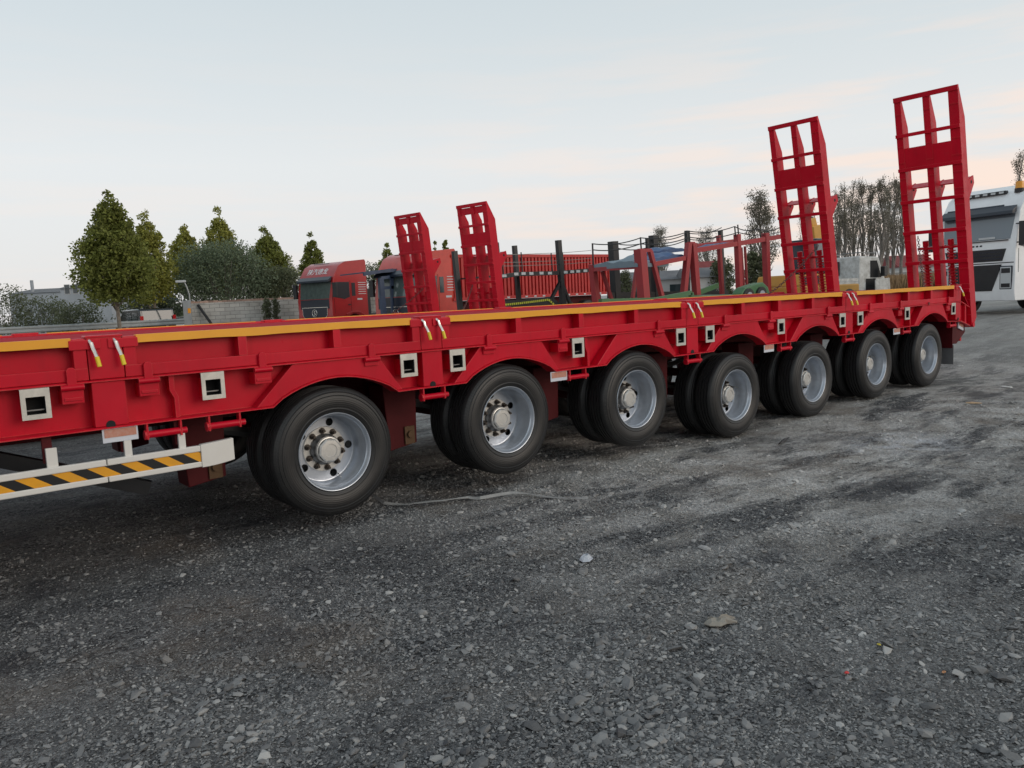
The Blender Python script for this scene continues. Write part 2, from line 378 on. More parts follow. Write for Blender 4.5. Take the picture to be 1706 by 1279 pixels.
def fast_mesh(name, V, F, m, smooth=False):
    me = bpy.data.meshes.new(name); nv = len(V); nf, k = F.shape
    me.vertices.add(nv); me.vertices.foreach_set('co', V.astype(np.float32).ravel())
    me.loops.add(nf*k); me.loops.foreach_set('vertex_index', F.astype(np.int32).ravel())
    me.polygons.add(nf); me.polygons.foreach_set('loop_start', np.arange(0, nf*k, k, dtype=np.int32))
    me.update(calc_edges=True); me.validate()
    me.polygons.foreach_set('use_smooth', [bool(smooth)]*nf)
    me.materials.append(m); return me
def gravel():
    phi = (1+5**.5)/2
    iv = np.array([(-1,phi,0),(1,phi,0),(-1,-phi,0),(1,-phi,0),(0,-1,phi),(0,1,phi),(0,-1,-phi),(0,1,-phi),(phi,0,-1),(phi,0,1),(-phi,0,-1),(-phi,0,1)], float); iv /= np.linalg.norm(iv[0])
    fi = np.array([(0,11,5),(0,5,1),(0,1,7),(0,7,10),(0,10,11),(1,5,9),(5,11,4),(11,10,2),(10,7,6),(7,1,8),(3,9,4),(3,4,2),(3,2,6),(3,6,8),(3,8,9),(4,9,5),(2,4,11),(6,2,10),(8,6,7),(9,8,1)])
    ov = np.array([(1,0,0),(-1,0,0),(0,1,0),(0,-1,0),(0,0,1),(0,0,-1)], float)
    of = np.array([(0,2,4),(2,1,4),(1,3,4),(3,0,4),(2,0,5),(1,2,5),(3,1,5),(0,3,5)])
    def rot(V, ang, ax):
        c, s_ = np.cos(ang)[:, None], np.sin(ang)[:, None]; a, b = [k for k in range(3) if k != ax]
        W = V.copy(); W[:, :, a] = V[:, :, a]*c-V[:, :, b]*s_; W[:, :, b] = V[:, :, a]*s_+V[:, :, b]*c; return W
    VV, FF, off, total = [], [], 0, 0
    for tv, tf, n, med, sig, lo_, hi_, jit, fall in ((iv, fi, 170000, 0.0075, 0.40, 0.005, 0.034, 0.22, 4.6), (ov, of, 800000, 0.0048, 0.30, 0.003, 0.010, 0.22, 4.2)):
        # loose stone everywhere in the near yard, thinning out with distance
        x = rng.uniform(-4.2, 9.5, n); y = rng.uniform(-5.4, 2.6, n)
        d = np.hypot(x-CAM[0], y-CAM[1])
        rel = np.stack([x-CAM[0], y-CAM[1]], 1); dep = rel@np.array([math.sin(YAW), math.cos(YAW)]); lat = rel@np.array([math.cos(YAW), -math.sin(YAW)])
        clump = 0.5+0.5*np.sin(1.7*x+2.3*y)*np.sin(2.9*x-1.3*y+1)+0.35*np.sin(.8*x-.5*y)
        keep = (dep > 1.4) & (np.abs(lat) < dep*0.72+0.4) & (rng.uniform(size=n) < np.clip(fall/np.maximum(d, 1)**1.4, 0, 1)*(0.40+0.60*np.clip(clump, 0, 1)))
        x, y, clump = x[keep], y[keep], clump[keep]; n = len(x); k = len(tv)
        s = np.exp(rng.normal(math.log(med), sig, n))*(0.85+0.3*np.clip(clump, 0, 1.3))
        if k == 12:
            big = rng.uniform(size=n) < 0.02; s[big] *= rng.uniform(1.5, 2.8, big.sum())
        s = np.clip(s, lo_, hi_)
        V = tv[None]*(1+rng.normal(0, jit, (n, k, 1)))
        V = V*np.stack([rng.uniform(1.0, 1.7, n), rng.uniform(0.75, 1.2, n), rng.uniform(0.28, 0.65, n)], 1)[:, None]*s[:, None, None]
        V = rot(V, rng.normal(0, 0.3, n), 0); V = rot(V, rng.normal(0, 0.3, n), 1); V = rot(V, rng.uniform(0, 6.28, n), 2)
        V += np.stack([x, y, gz(x, y)+0.25*s], 1)[:, None]
        VV.append(V.reshape(-1, 3)); FF.append((tf[None]+off+k*np.arange(n)[:, None, None]).reshape(-1, 3)); off += n*k; total += n
    V = np.concatenate(VV); F = np.concatenate(FF)
    m = bpy.data.materials.new('gravel_stone'); d_ = ND(m)
    g = d_.n('ShaderNodeNewGeometry'); r = d_.n('ShaderNodeValToRGB'); d_.l.new(g.outputs['Random Per Island'], r.inputs[0])
    ce = r.color_ramp.elements; ce[0].color = (0.06, 0.062, 0.067, 1); ce[1].color = (0.42, 0.415, 0.40, 1)
    for pos, c in ((0.30, (0.125, 0.127, 0.13)), (0.70, (0.20, 0.202, 0.203)), (0.95, (0.28, 0.278, 0.272))): ce.new(pos).color = (*c, 1)
    d_.l.new(d_.yard(r.outputs[0], 0.75), d_.b.inputs['Base Color']); d_.b.inputs['Roughness'].default_value = 0.85; d_.b.inputs['Specular IOR Level'].default_value = 0.3
    o = link('gravel', fast_mesh('gravel', V, F, m))
    tag(o, 'loose crushed grey stones scattered over the yard', 'gravel', kind='stuff')
    return total, len(F)
print('stones', gravel())
# ------------------------------------------------------------------ the red lowbed trailer
TW = 3.43                     # width over the side beams
XF, XR = -7.2, 11.64          # side beam from front to the tail slope
WX = [0.0, 1.744, 3.492, 5.262, 7.004, 8.748, 10.512]
WZ = [0.63, 0.65, 0.638, 0.478, 0.497, 0.545, 0.54]
COLS = [-5.06, -1.565, 0.922, 4.402, 7.88, 11.53]
ARCH = [wx+0.045 for wx in WX]
ZT, ZYB, ZR1, ZR0, ZB = 1.634, 1.582, 1.443, 1.362, 1.055
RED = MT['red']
tr = thing('lowbed_trailer', 'long red seven-axle lowbed trailer with yellow edge strips and tall raised rear ramps', 'trailer')

def arch_path():
    pts = [(XF, ZB)]
    for c in ARCH:
        pts.append((c-0.535, ZB))
        for k in range(1, 14):
            t = k/14; pts.append((c-0.535+1.06*t, ZB+0.172*math.sin(math.pi*t)**0.75))
        pts.append((c+0.525, ZB))
    pts.append((XR, ZB-0.02))
    return pts
AP = arch_path()
def side(near):
    fy = (lambda y: y) if near else (lambda y: TW-y)
    def bx(mb, x0, x1, y0, y1, z0, z1):
        a, b = sorted((fy(y0), fy(y1))); return mb.box(x0, x1, a, b, z0, z1)
    def pr(mb, poly, y0, y1):
        a, b = sorted((fy(y0), fy(y1))); return mb.prism(poly, a, b)
    # lower web behind the arch plates, upper web, shelf between them, bottom flange
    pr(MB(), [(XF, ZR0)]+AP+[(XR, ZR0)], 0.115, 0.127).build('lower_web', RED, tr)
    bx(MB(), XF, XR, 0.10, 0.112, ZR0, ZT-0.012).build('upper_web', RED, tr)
    m = MB(); sec = [(-0.014, ZR0-0.013), (0.13, ZR0-0.013), (0.13, ZR0), (-0.001, ZR0), (-0.014, ZR0-0.007)]
    m.add([(x, fy(a), b) for x in (XF, XR) for a, b in sec], [(0,1,2,3,4), (9,8,7,6,5)]+[(i, (i+1) % 5, (i+1) % 5+5, i+5) for i in range(5)]).build('shelf', RED, tr)
    mb = MB()
    for (x0, z0), (x1, z1) in zip(AP[:-1], AP[1:]):
        sec = [(-0.010, -0.013), (0.13, -0.013), (0.13, 0.0), (0.003, 0.0), (-0.010, -0.007)]
        mb.add([(x, fy(p), z+q) for x, z in ((x0, z0), (x1, z1)) for p, q in sec], [(i, (i+1) % 5, (i+1) % 5+5, i+5) for i in range(5)]+([(0,1,2,3,4)] if x0 == XF else [])+([(9,8,7,6,5)] if x1 == XR else []))
    bmg = mb.build('bottom_flange', RED, tr)
    # arch plates: thick trapezoid gussets over every wheel
    for c in ARCH:
        lo = [(x, z) for x, z in AP if c-0.536 <= x <= c+0.526]
        poly = [(c-0.655, ZB+0.0)]+[(x, z) for x, z in lo]+[(c+0.575, ZB+0.0), (c+0.36, ZR0-0.012), (c-0.355, ZR0-0.012)]
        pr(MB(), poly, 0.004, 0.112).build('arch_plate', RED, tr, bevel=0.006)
    # posts
    for i, c in enumerate(COLS):
        wd = 0.205
        mb = MB(); bx(mb, c-wd/2, c+wd/2, 0.0, 0.10, ZR0+0.003, ZT+0.006); bx(mb, c-wd/2+0.003, c+wd/2-0.003, 0.002, 0.112, ZB+0.002, ZR0-0.014)
        bx(mb, c-0.11, c+0.11, -0.006, 0.1, ZT-0.004, ZT+0.012)
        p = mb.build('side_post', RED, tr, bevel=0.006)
        if near:
            h = MB().cyl((c-0.01, -0.002, ZB+0.012), (c-0.01, 0.004, ZB+0.012), 0.028, 14); h.build('drain_hole', MT['black'], p)
        for k, dx in enumerate((-0.075, 0.068) if i < 5 else (0.0,)):
            x = c+dx
            hb = MB(); bx(hb, x-(0.13 if k == 0 else 0.05), x+(0.05 if k == 0 else 0.13), -0.012, -0.001, ZT-0.075, ZT-0.012)
            hp = hb.build('lock_bracket', RED, tr, bevel=0.006)
            path = [(x-0.012, fy(-0.005), ZT-0.02), (x-0.006, fy(-0.028), ZT-0.035), (x, fy(-0.035), ZT-0.07), (x+0.006, fy(-0.05), ZT-0.095), (x+0.012, fy(-0.062), ZT-0.125)]
            MB().tube(path, 0.0115, 8).build('lock_handle', MT['chrome'], hp, smooth=True)
            MB().tube([(x+0.012, fy(-0.061), ZT-0.122), (x+0.02, fy(-0.075), ZT-0.185)], 0.0135, 10).build('handle_grip', MT['grip'], hp, smooth=True)
    # pull-out extension frames between the posts
    for i in range(len(COLS)-1):
        a, b = COLS[i]+0.105, COLS[i+1]-0.105
        fr = MB()
        bx(fr, a+0.003, b-0.003, 0.0, 0.022, ZR0+0.003, ZR1)          # lower ledge
        bx(fr, a+0.003, a+0.078, 0.001, 0.095, ZR1-0.004, ZT-0.01); bx(fr, b-0.078, b-0.003, 0.001, 0.095, ZR1-0.004, ZT-0.01)
        bx(fr, a+0.003, b-0.003, 0.004, 0.1, ZYB+0.004, ZT-0.004)
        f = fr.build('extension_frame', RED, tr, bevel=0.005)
        y = MB(); ys = [a+0.085+(b-a-0.17)*k/60 for k in range(61)]
        # edge strip, slightly wavy along its lower rim
        vs = []; fs = []
        for k, x in enumerate(ys):
            wv = 0.0025*math.sin(x*5.1+i)+0.0015*math.sin(x*13)
            for yy, zz in ((-0.004, ZYB+wv), (-0.004, ZT+0.003), (0.05, ZT+0.003), (0.05, ZYB+wv)): vs.append((x, fy(yy), zz))
        for k in range(60):
            for q in range(4): fs.append((k*4+q, (k+1)*4+q, (k+1)*4+(q+1) % 4, k*4+(q+1) % 4))
        fs += [(0,1,2,3), (240,243,242,241)]
        y.add(vs, fs).build('edge_strip', MT['yellow'], f)
        st = {0: (-4.2, -3.3, -2.4), 1: (-0.675, 0.06), 2: (1.88, 2.68, 3.48), 3: (5.37, 6.15, 6.94), 4: (8.9, 9.7, 10.5)}[i]
        for x in st:
            s_ = MB(); bx(s_, x-0.03, x+0.03, 0.002, 0.098, ZR1+0.002, ZYB+0.002); s_.build('stiffener', RED, f)
    if not near: return
    # latches
    for x in (-4.0, -2.9, -1.775, -1.325, -0.55, 0.34, 1.515, 2.41, 3.81, 4.99, 5.93, 7.29, 8.445, 9.39, 11.1):
        over = any(abs(x-c) < 0.5 for c in ARCH)
        m = MB(); m.prism([(x-0.027, ZR0-0.03), (x+0.027, ZR0-0.03), (x+0.027, ZR1-0.005), (x+0.015, ZR1+0.012), (x-0.015, ZR1+0.012), (x-0.027, ZR1-0.005)], -0.03, -0.004)
        lt = m.build('latch', RED, tr, bevel=0.004)
        MB().cyl((x-0.065, -0.022, ZR0-0.032), (x+0.065, -0.022, ZR0-0.032), 0.019, 12).build('hinge_pin', RED, lt, smooth=True)
        y1 = 0.003 if over else 0.113
        MB().box(x-0.062, x+0.062, -0.012, y1, ZR0-(0.085 if over else 0.135), ZR0-0.045).build('latch_box', RED, lt, bevel=0.005)
        if not over: MB().box(x-0.05, x+0.05, -0.02, -0.0125, ZR0-0.115, ZR0-0.095).build('latch_lip', RED, lt, bevel=0.003)
    # stake pockets
    for x in (-4.6, -3.3, -1.98, -0.91, 0.68, 1.17, 2.61, 4.18, 4.70, 6.155, 7.67, 8.165, 9.62, 11.30):
        hw, z0, z1 = 0.079, 1.157, 1.345
        m = MB(); ox, oz0, oz1 = 0.052, z0+0.030, z0+0.138
        yo, yi = -0.016, -0.006
        m.box(x-hw, x-ox, yo, yi, z0, z1); m.box(x+ox, x+hw, yo, yi, z0, z1); m.box(x-ox, x+ox, yo, yi, z0, oz0); m.box(x-ox, x+ox, yo, yi, oz1, z1)
        m.add([(x-hw,yo,z1),(x+hw,yo,z1),(x+hw,0.03,z1+0.014),(x-hw,0.03,z1+0.014),(x-hw,yi,z1-.006),(x+hw,yi,z1-.006),(x+hw,.03,z1+.006),(x-hw,.03,z1+.006)], [(0,1,2,3),(7,6,5,4),(0,3,7,4),(1,5,6,2),(0,4,5,1)])
        pk = m.build('pocket_plate', MT['zinc'], tr)
        q = MB(); q.box(x-ox-0.004, x-ox, yi, 0.113, oz0, oz1); q.box(x+ox, x+ox+0.004, yi, 0.113, oz0, oz1); q.box(x-ox, x+ox, yi, 0.113, oz1, oz1+0.004); q.box(x-ox, x+ox, yi, 0.113, oz0-0.004, oz0); q.box(x-ox, x+ox, 0.109, 0.113, oz0, oz1)
        q.build('pocket', MT['black'], pk)
        e = 0.008; q = MB(); q.box(x-ox-e-.004, x-ox-.0045, yi+.001, 0.1135, oz0-e-.004, oz1+e+.004); q.box(x+ox+.0045, x+ox+e+.004, yi+.001, 0.1135, oz0-e-.004, oz1+e+.004); q.box(x-ox-.004, x+ox+.004, yi+.001, .1135, oz1+.0045, oz1+e+.003); q.box(x-ox-.004, x+ox+.004, yi+.001, .1135, oz0-e-.003, oz0-.0045)
        q.build('pocket_sleeve', RED, pk)
        MB().box(x-ox+0.005, x+ox-0.005, 0.02, 0.028, oz0+0.02, oz0+0.028).build('pocket_bar', MT['steel'], pk)
    for x in (-3.2, -1.17, 2.765, 6.31, 9.79):
        m = MB(); m.prism([(x-0.018, ZR0-.013), (x+0.018, ZR0-.013), (x+0.012, 1.25), (x+0.035, 1.2), (x+0.035, ZB+.001), (x+0.008, ZB+.001), (x+0.008, 1.19), (x-0.018, 1.245)], 0.03, 0.114)
        m.build('web_rib', RED, tr)
    # rope rollers and label plates under the flange
    for x0 in (-3.6, -2.55, -1.366, -0.961, 0.807, 2.49, 4.30, 6.16, 7.77, 9.51, 11.2):
        x1 = x0+0.245; zc = 0.966
        for x in (x0, x1-0.03): rb = MB().box(x, x+0.012, -0.005, 0.05, zc-0.03, ZB-0.013).build('roller_bracket', RED, tr)
        m2 = MB(); m2.cyl((x0+0.012, 0.018, zc), (x1-0.03, 0.018, zc), 0.024, 14); m2.cyl((x1-0.018, 0.018, zc), (x1+0.016, 0.018, zc), 0.022, 12); m2.cyl((x0-0.012, 0.018, zc), (x0, 0.018, zc), 0.033, 10)
        m2.build('rope_roller', RED, rb, smooth=True)
    for x0 in (-1.63, 2.255, 5.81, 9.22):
        p = MB().box(x0, x0+0.215, 0.01, 0.016, 0.948, ZB-0.014).build('label_plate', MT['refl_w'], tr, bevel=0.004)
        MB().box(x0+0.012, x0+0.203, 0.006, 0.0095, 0.982, ZB-0.02).build('reflective_tape', MT['refl_r'], p)
side(True); side(False)

# deck, main beams, cross members
dk = MB().box(XF, XR, 0.118, TW-0.118, 1.588, 1.612).build('deck_plate', MT['red_deck'], tr)
mb = MB(); mb.prism([(XR, 1.612), (12.02, 1.245), (12.02, 1.215), (XR, 1.586)], 0.01, TW-0.01); mb.build('tail_slope', MT['red_deck'], tr)
for y in (0.98, TW-0.98):
    mb = MB(); mb.box(XF, 11.3, y-0.012, y+0.012, 0.93, 1.585); mb.box(XF, 11.3, y-0.11, y+0.11, 0.905, 0.929)
    mb.build('main_beam', MT['red_dark'], tr)
for k in range(20):
    x = XF+0.4+k*0.94
    MB().box(x-0.035, x+0.035, 0.13, TW-0.13, 1.40, 1.586).build('cross_member', MT['red_dark'], tr)
# suspension hangers midway between the axles, axles, beams
for k in range(-1, 7):
    x = (WX[0]-0.86) if k < 0 else (WX[k]+WX[k+1])/2 if k < 6 else WX[6]+0.86
    for y in (0.62, TW-0.62):
        s = MB(); s.prism([(x-0.17, 1.045), (x+0.17, 1.045), (x+0.15, 0.50), (x-0.13, 0.46)], y-0.13, y+0.13)
        hg = s.build('suspension_hanger', MT['red_dark'] if k >= 0 else MT['red_dark'], tr, bevel=0.006)
        yb = y-0.13 if y < 1.7 else y+0.13; sg = -1 if y < 1.7 else 1
        if k > 0: continue
        b = MB(); b.box(x+0.02, x+0.12, min(yb, yb+sg*0.02), max(yb, yb+sg*0.02), 0.50, 0.66); b.cyl((x+0.07, yb, 0.59), (x+0.07, yb+sg*0.045, 0.59), 0.032, 10)
        b.build('pivot_bracket', MT['rust'], hg)
for k in range(7):
    z = WZ[k]
    MB().cyl((WX[k], 0.62, z), (WX[k], TW-0.62, z), 0.065, 14).build('axle', MT['red_dark'], tr, smooth=True)
    for y in (0.80, TW-0.80):
        b = MB(); b.tube([(WX[k]-0.62, y, z+0.19), (WX[k]-0.3, y, z+0.11), (WX[k], y, z+0.085), (WX[k]+0.3, y, z+0.11), (WX[k]+0.62, y, z+0.19)], 0.045, 6)
        b.build('leaf_spring', MT['steel'], tr)

# ---- wheels
def tyre_profile():
    p = [(0.302, 0.045), (0.312, 0.022), (0.322, 0.014), (0.335, 0.011), (0.341, 0.007), (0.347, 0.010), (0.372, 0.003), (0.400, 0.0), (0.425, 0.002), (0.440, 0.006), (0.4435, 0.003), (0.4475, 0.008), (0.465, 0.013), (0.4675, 0.0105), (0.472, 0.016),
         (0.484, 0.022), (0.496, 0.030), (0.504, 0.040)]
    wd = 0.282; r0 = 0.512
    for k in range(4):
        c = 0.040+(wd-0.08)*(k+1)/5; g = 0.0075
        p += [(r0-0.001, c-g-0.008), (r0, c-g-0.001), (r0-0.018, c-g+0.002), (r0-0.018, c+g-0.002), (r0, c+g+0.001)]
    p += [(r, wd-y) for r, y in p[:18][::-1]]
    return p
me_tyre = MB().lathe(tyre_profile(), 72).mesh('tyre', MT['tyre'], smooth=28)
# shoulder lugs of the tread: small nicks round both shoulders
def rim_mesh():
    prof = [(0.304, 0.040), (0.309, 0.026), (0.3095, 0.019), (0.3065, 0.0155), (0.302, 0.017), (0.297, 0.024), (0.294, 0.040), (0.290, 0.050), (0.284, 0.056), (0.281, 0.072), (0.281, 0.105), (0.2755, 0.116), (0.2745, 0.205), (0.270, 0.224), (0.262, 0.234), (0.255, 0.236)]
    m = MB().lathe(prof, 64)
    bm = bmesh.new(); edges = []
    def ring(r, n, cx=0, cz=0):
        vs = [bm.verts.new((cx+r*math.cos(2*math.pi*k/n), 0.236, cz+r*math.sin(2*math.pi*k/n))) for k in range(n)]
        for k in range(n): edges.append(bm.edges.new((vs[k], vs[(k+1) % n])))
    ring(0.255, 64); ring(0.095, 32)
    for k in range(5):
        a = 2*math.pi*k/5+0.25; ring(0.032, 16, 0.218*math.cos(a), 0.218*math.sin(a))
    bmesh.ops.triangle_fill(bm, edges=edges, use_beauty=True)
    bm.verts.index_update()
    vs = [tuple(v.co) for v in bm.verts]; fs = [tuple(v.index for v in f.verts) for f in bm.faces]; bm.free()
    m.add(vs, fs)
    return m.mesh('wheel', MT['rim'], smooth=30)
me_rim = rim_mesh()
MT['nut'] = mat('nut_steel', (0.10, 0.085, 0.075), 0.4, metal=0.7, var=0.4, vscale=40)
def hub_meshes():
    fl = MB().lathe([(0.100, 0.20), (0.100, 0.222), (0.176, 0.222), (0.181, 0.228), (0.181, 0.2355)], 48).mesh('hub_flange', MT['hub'], smooth=30)
    hb = MB().lathe([(0.128, 0.235), (0.124, 0.20), (0.112, 0.185), (0.109, 0.15), (0.100, 0.148)], 40).mesh('hub', MT['steel'], smooth=30)
    c = MB(); c.lathe([(0.104, 0.168), (0.106, 0.150), (0.103, 0.138), (0.095, 0.136)], 40)
    n = 8
    for (r0, y0), (r1, y1) in (((0.097, 0.150), (0.097, 0.116)), ((0.097, 0.116), (0.086, 0.107)), ((0.086, 0.107), (0.054, 0.106)), ((0.054, 0.106), (0.0505, 0.112)), ((0.0505, 0.112), (0.0001, 0.1115))):
        vs = []
        for r, y in ((r0, y0), (r1, y1)):
            for k in range(n*4):
                t = 2*math.pi*k/(n*4)+0.2
                q = r*(math.cos(math.pi/n)/math.cos(((t-0.2) % (2*math.pi/n))-math.pi/n)*1.0 if r > 0.07 else 1.0)
                vs.append((q*math.cos(t), y, q*math.sin(t)))
        c.add(vs, [(k, (k+1) % (n*4), (k+1) % (n*4)+n*4, k+n*4) for k in range(n*4)])
    cp = c.mesh('hub_cap', MT['hub'], smooth=20)
    one = MB(); one.cyl((0, 0.222, 0), (0, 0.192, 0), 0.018, 6); one.cyl((0, 0.193, 0), (0, 0.170, 0), 0.011, 8); one.cyl((0, 0.222, 0), (0, 0.215, 0), 0.025, 10)
    nu = one.mesh('lug_nut', MT['nut'], smooth=25)
    vl = MB().tube([(0.225, 0.24, 0.09), (0.232, 0.215, 0.09), (0.24, 0.19, 0.082), (0.243, 0.165, 0.08)], 0.005, 6).mesh('valve_stem', MT['chrome'], smooth=True)
    return fl, hb, cp, vl, nu
HUBS = hub_meshes()
me_inner_rim = MB().lathe([(0.304, 0.03), (0.26, 0.05), (0.25, 0.0), (0.10, -0.02)], 40).mesh('inner_rim', MT['steel'], smooth=30)
wrng = random.Random(3)
for k in range(7):
    for near in (True, False):
        o = link('wheel', me_rim, tr)
        o.location = (WX[k], 0.018 if near else TW-0.018, WZ[k]); o.rotation_euler = (0, 0, 0 if near else math.pi)
        spin = wrng.uniform(0, 6.28)
        o.rotation_euler.rotate_axis('Y', spin) if near else None
        link('tyre', me_tyre, o)
        t2 = link('inner_tyre', me_tyre, o); t2.location = (0, 0.325, 0)
        r2 = link('inner_rim', me_inner_rim, o); r2.location = (0, 0.33, 0)
        for me in HUBS[:4]: link(me.name.split('.')[0], me, o)
        for q in range(10):
            a = 2*math.pi*q/10; nu = link('lug_nut', HUBS[4], o); nu.location = (0.150*math.cos(a), 0, 0.150*math.sin(a))

# ---- tail: stepped side plates, lower box, mud flap, rear lamps
for near in (True, False):
    fy = (lambda y: y) if near else (lambda y: TW-y)
    def pr(m, poly, y0, y1):
        a, b = sorted((fy(y0), fy(y1))); return m.prism(poly, a, b)
    pr(MB(), [(XR-0.003, ZR0-0.014), (12.02, 1.23), (12.02, 0.93), (XR-0.003, ZB-0.02)], 0.05, 0.07).build('tail_plate', RED, tr, bevel=0.003)
    pr(MB(), [(XR, ZR0), (12.03, 1.24), (12.03, 1.225), (XR, ZR0-0.014)], -0.006, 0.09).build('tail_trim', RED, tr)
    pr(MB(), [(XR, ZB-0.02), (12.03, 0.935), (12.03, 0.92), (XR, ZB-0.035)], -0.004, 0.09).build('tail_trim', RED, tr)
    pr(MB(), [(11.80, 1.29), (11.84, 1.28), (11.84, 0.985), (11.80, 1.0)], 0.0, 0.05).build('tail_stiffener', RED, tr)
    pr(MB(), [(11.47, 1.03), (11.64, 1.03), (12.03, 0.918), (12.05, 0.815), (11.70, 0.635), (11.47, 0.645)], 0.09, 0.11).build('tail_box', MT['red_dark'], tr, bevel=0.004)
    lp = pr(MB(), [(11.72, 1.005), (11.93, 0.945), (11.93, 0.845), (11.72, 0.90)], 0.068, 0.089).build('side_reflector', MT['refl_w'], tr, bevel=0.006)
    pr(MB(), [(11.74, 0.995), (11.91, 0.945), (11.91, 0.90), (11.74, 0.95)], 0.062, 0.0675).build('red_reflector', MT['refl_r'], lp)
    pr(MB(), [(11.43, 1.03), (11.445, 1.03), (11.445, 0.58), (11.43, 0.58)], 0.05, 0.7).build('flap_hanger', MT['red_dark'], tr)
    fl = MB(); a, b = sorted((fy(0.04), fy(0.70)))
    fl.box(11.450, 11.462, a, b, 0.30, 0.63); fl.build('mud_flap', MT['rubber_flap'], tr)
mb = MB(); mb.box(12.0, 12.05, 0.15, TW-0.15, 0.66, 1.21); mb.build('rear_bulkhead', RED, tr)
for y in (0.45, 0.7, TW-0.7, TW-0.45):
    MB().cyl((12.05, y, 0.86), (12.075, y, 0.86), 0.055, 14).build('tail_lamp', mat('lamp_red', (0.5, 0.01, 0.01), 0.2), tr)

# ---- loading ramps
def ramp(parent, hinge, length, lean, W=1.03, deep=0.21, capped=False):
    """Ladder ramp standing up from its hinge. Local frame: u across (away from the camera), s along, n = towards the front."""
    hx, hy, hz = hinge
    ax = Vector((-math.sin(lean), 0, math.cos(lean))); nn_ = Vector((math.cos(lean), 0, math.sin(lean)))   # nn_: to the rear
    O = Vector((hx, hy, hz))
    def T(u, s, n): return O + Vector((0, u, 0)) + ax*s + nn_*n
    def plate(mb, u0, u1, s0, s1, n0, n1):
        mb.add([T(u,s,n) for s in (s0,s1) for u,n in ((u0,n0),(u1,n0),(u1,n1),(u0,n1))], [(3,2,1,0),(4,5,6,7),(0,1,5,4),(1,2,6,5),(2,3,7,6),(3,0,4,7)])
    Lr = length; f = Lr/4.01
    rp = MB()
    # hinge tube as the ramp's own root mesh
    rp.cyl(T(-0.01, 0.0, 0.06), T(W+0.01, 0.0, 0.06), 0.045, 14)
    root = rp.build('loading_ramp', RED, parent, smooth=True)
    m_ = [(0.0, 0.155), (0.45, 0.56), (W-0.11, W)]
    for k, (u0, u1) in enumerate(m_):
        b = MB(); plate(b, u0, u1, 0.0, Lr, 0.0, 0.012)               # face plate
        for u in (u0, u1-0.012):                                       # flanges going back, tapering towards the tip
            poly = [(0.02, 0.012), (Lr-0.004, 0.012), (Lr-0.004, 0.03), (Lr*0.87, deep), (0.10, deep), (0.02, 0.12)]
            vs = [T(u, s, n) for s, n in poly]+[T(u+0.012, s, n) for s, n in poly]; q = len(poly)
            b.add(vs, [tuple(range(q)), tuple(range(2*q-1, q-1, -1))]+[((i+1) % q, i, i+q, (i+1) % q+q) for i in range(q)])
        b.build('ramp_rail', RED, root)
    # rungs: angle bars across the face
    zs = [0.985, 0.84, 0.695, 0.555, 0.42, 0.285, 0.155]
    for k, t in enumerate(zs):
        b = MB(); s = Lr*t
        if k == 0: plate(b, -0.004, W+0.004, Lr-0.075, Lr+0.006, -0.020, 0.03)
        else: plate(b, -0.004, W+0.004, s-0.03, s+0.03, -0.032, -0.0005)
        b.build('ramp_rung', RED, root, bevel=0.004)
    for k in range(14):                                                # short tread cleats between the rungs
        t = 0.93-k*0.068
        if min(abs(t-z) for z in zs) < 0.025: continue
        s = Lr*t
        for (u0, u1) in m_: b = MB(); plate(b, u0+0.004, u1-0.004, s-0.008, s+0.008, -0.011, -0.0005); b.build('tread_cleat', RED, root)
    b = MB(); plate(b, 0.155, W-0.11, Lr*0.70, Lr*0.785, 0.005, 0.14); b.build('ramp_panel', RED, root)
    if capped: b = MB(); plate(b, 0.012, W-0.012, Lr*0.925, Lr*0.975, 0.015, 0.04); b.build('tip_plate', RED, root)
    # folding bracket at the back with its three perforated arms
    s0 = Lr*0.60
    for u in (0.03, 0.5, W-0.05):
        b = MB(); poly = [(s0-0.34, deep), (s0-0.03, deep+.31), (s0+0.10, deep+.29), (s0+0.06, deep)]
        vs = [T(u, s, n) for s, n in poly]+[T(u+0.02, s, n) for s, n in poly]
        b.add(vs, [(0,1,2,3), (7,6,5,4), (1,0,4,5), (2,1,5,6), (3,2,6,7), (0,3,7,4)])
        a = b.build('fold_arm', RED, root)
        h = MB(); h.cyl(T(u-0.0015, s0-0.0, deep+.19), T(u+0.0215, s0-0.0, deep+.19), 0.03, 12); h.build('pin_hole', MT['black'], a)
    b = MB(); b.add([T(u, s, n) for u in (0.02, W-0.02) for s, n in ((s0+0.04, deep), (s0+0.09, deep+.25), (s0+0.07, deep+.25), (s0+0.02, deep))], [(0,1,2,3), (7,6,5,4), (0,4,5,1), (1,5,6,2), (2,6,7,3), (3,7,4,0)])
    b.build('fold_plate', RED, root)
    # lift springs on their guide rods
    for u in (0.31, 0.73):
        top = Lr*0.375; b = MB(); b.cyl(T(u, 0.05, 0.14), T(u, top, 0.14), 0.035, 10); b.cyl(T(u, top-0.1, 0.14), T(u, top, 0.14), 0.05, 10)
        sp = b.build('spring_rod', RED, root, smooth=True)
        pts = []
        turns = 24
        for k in range(turns*10+1):
            a = 2*math.pi*k/10; pts.append(T(u+0.062*math.cos(a), 0.08+(top-0.2)*k/(turns*10), 0.14+0.062*math.sin(a)))
        MB().tube(pts, 0.011, 5).build('lift_spring', RED, sp, smooth=True)
        b = MB(); plate(b, u-0.13, u+0.13, top-0.15, top-0.11, 0.10, 0.17); b.build('spring_strap', RED, sp)
    return root, T
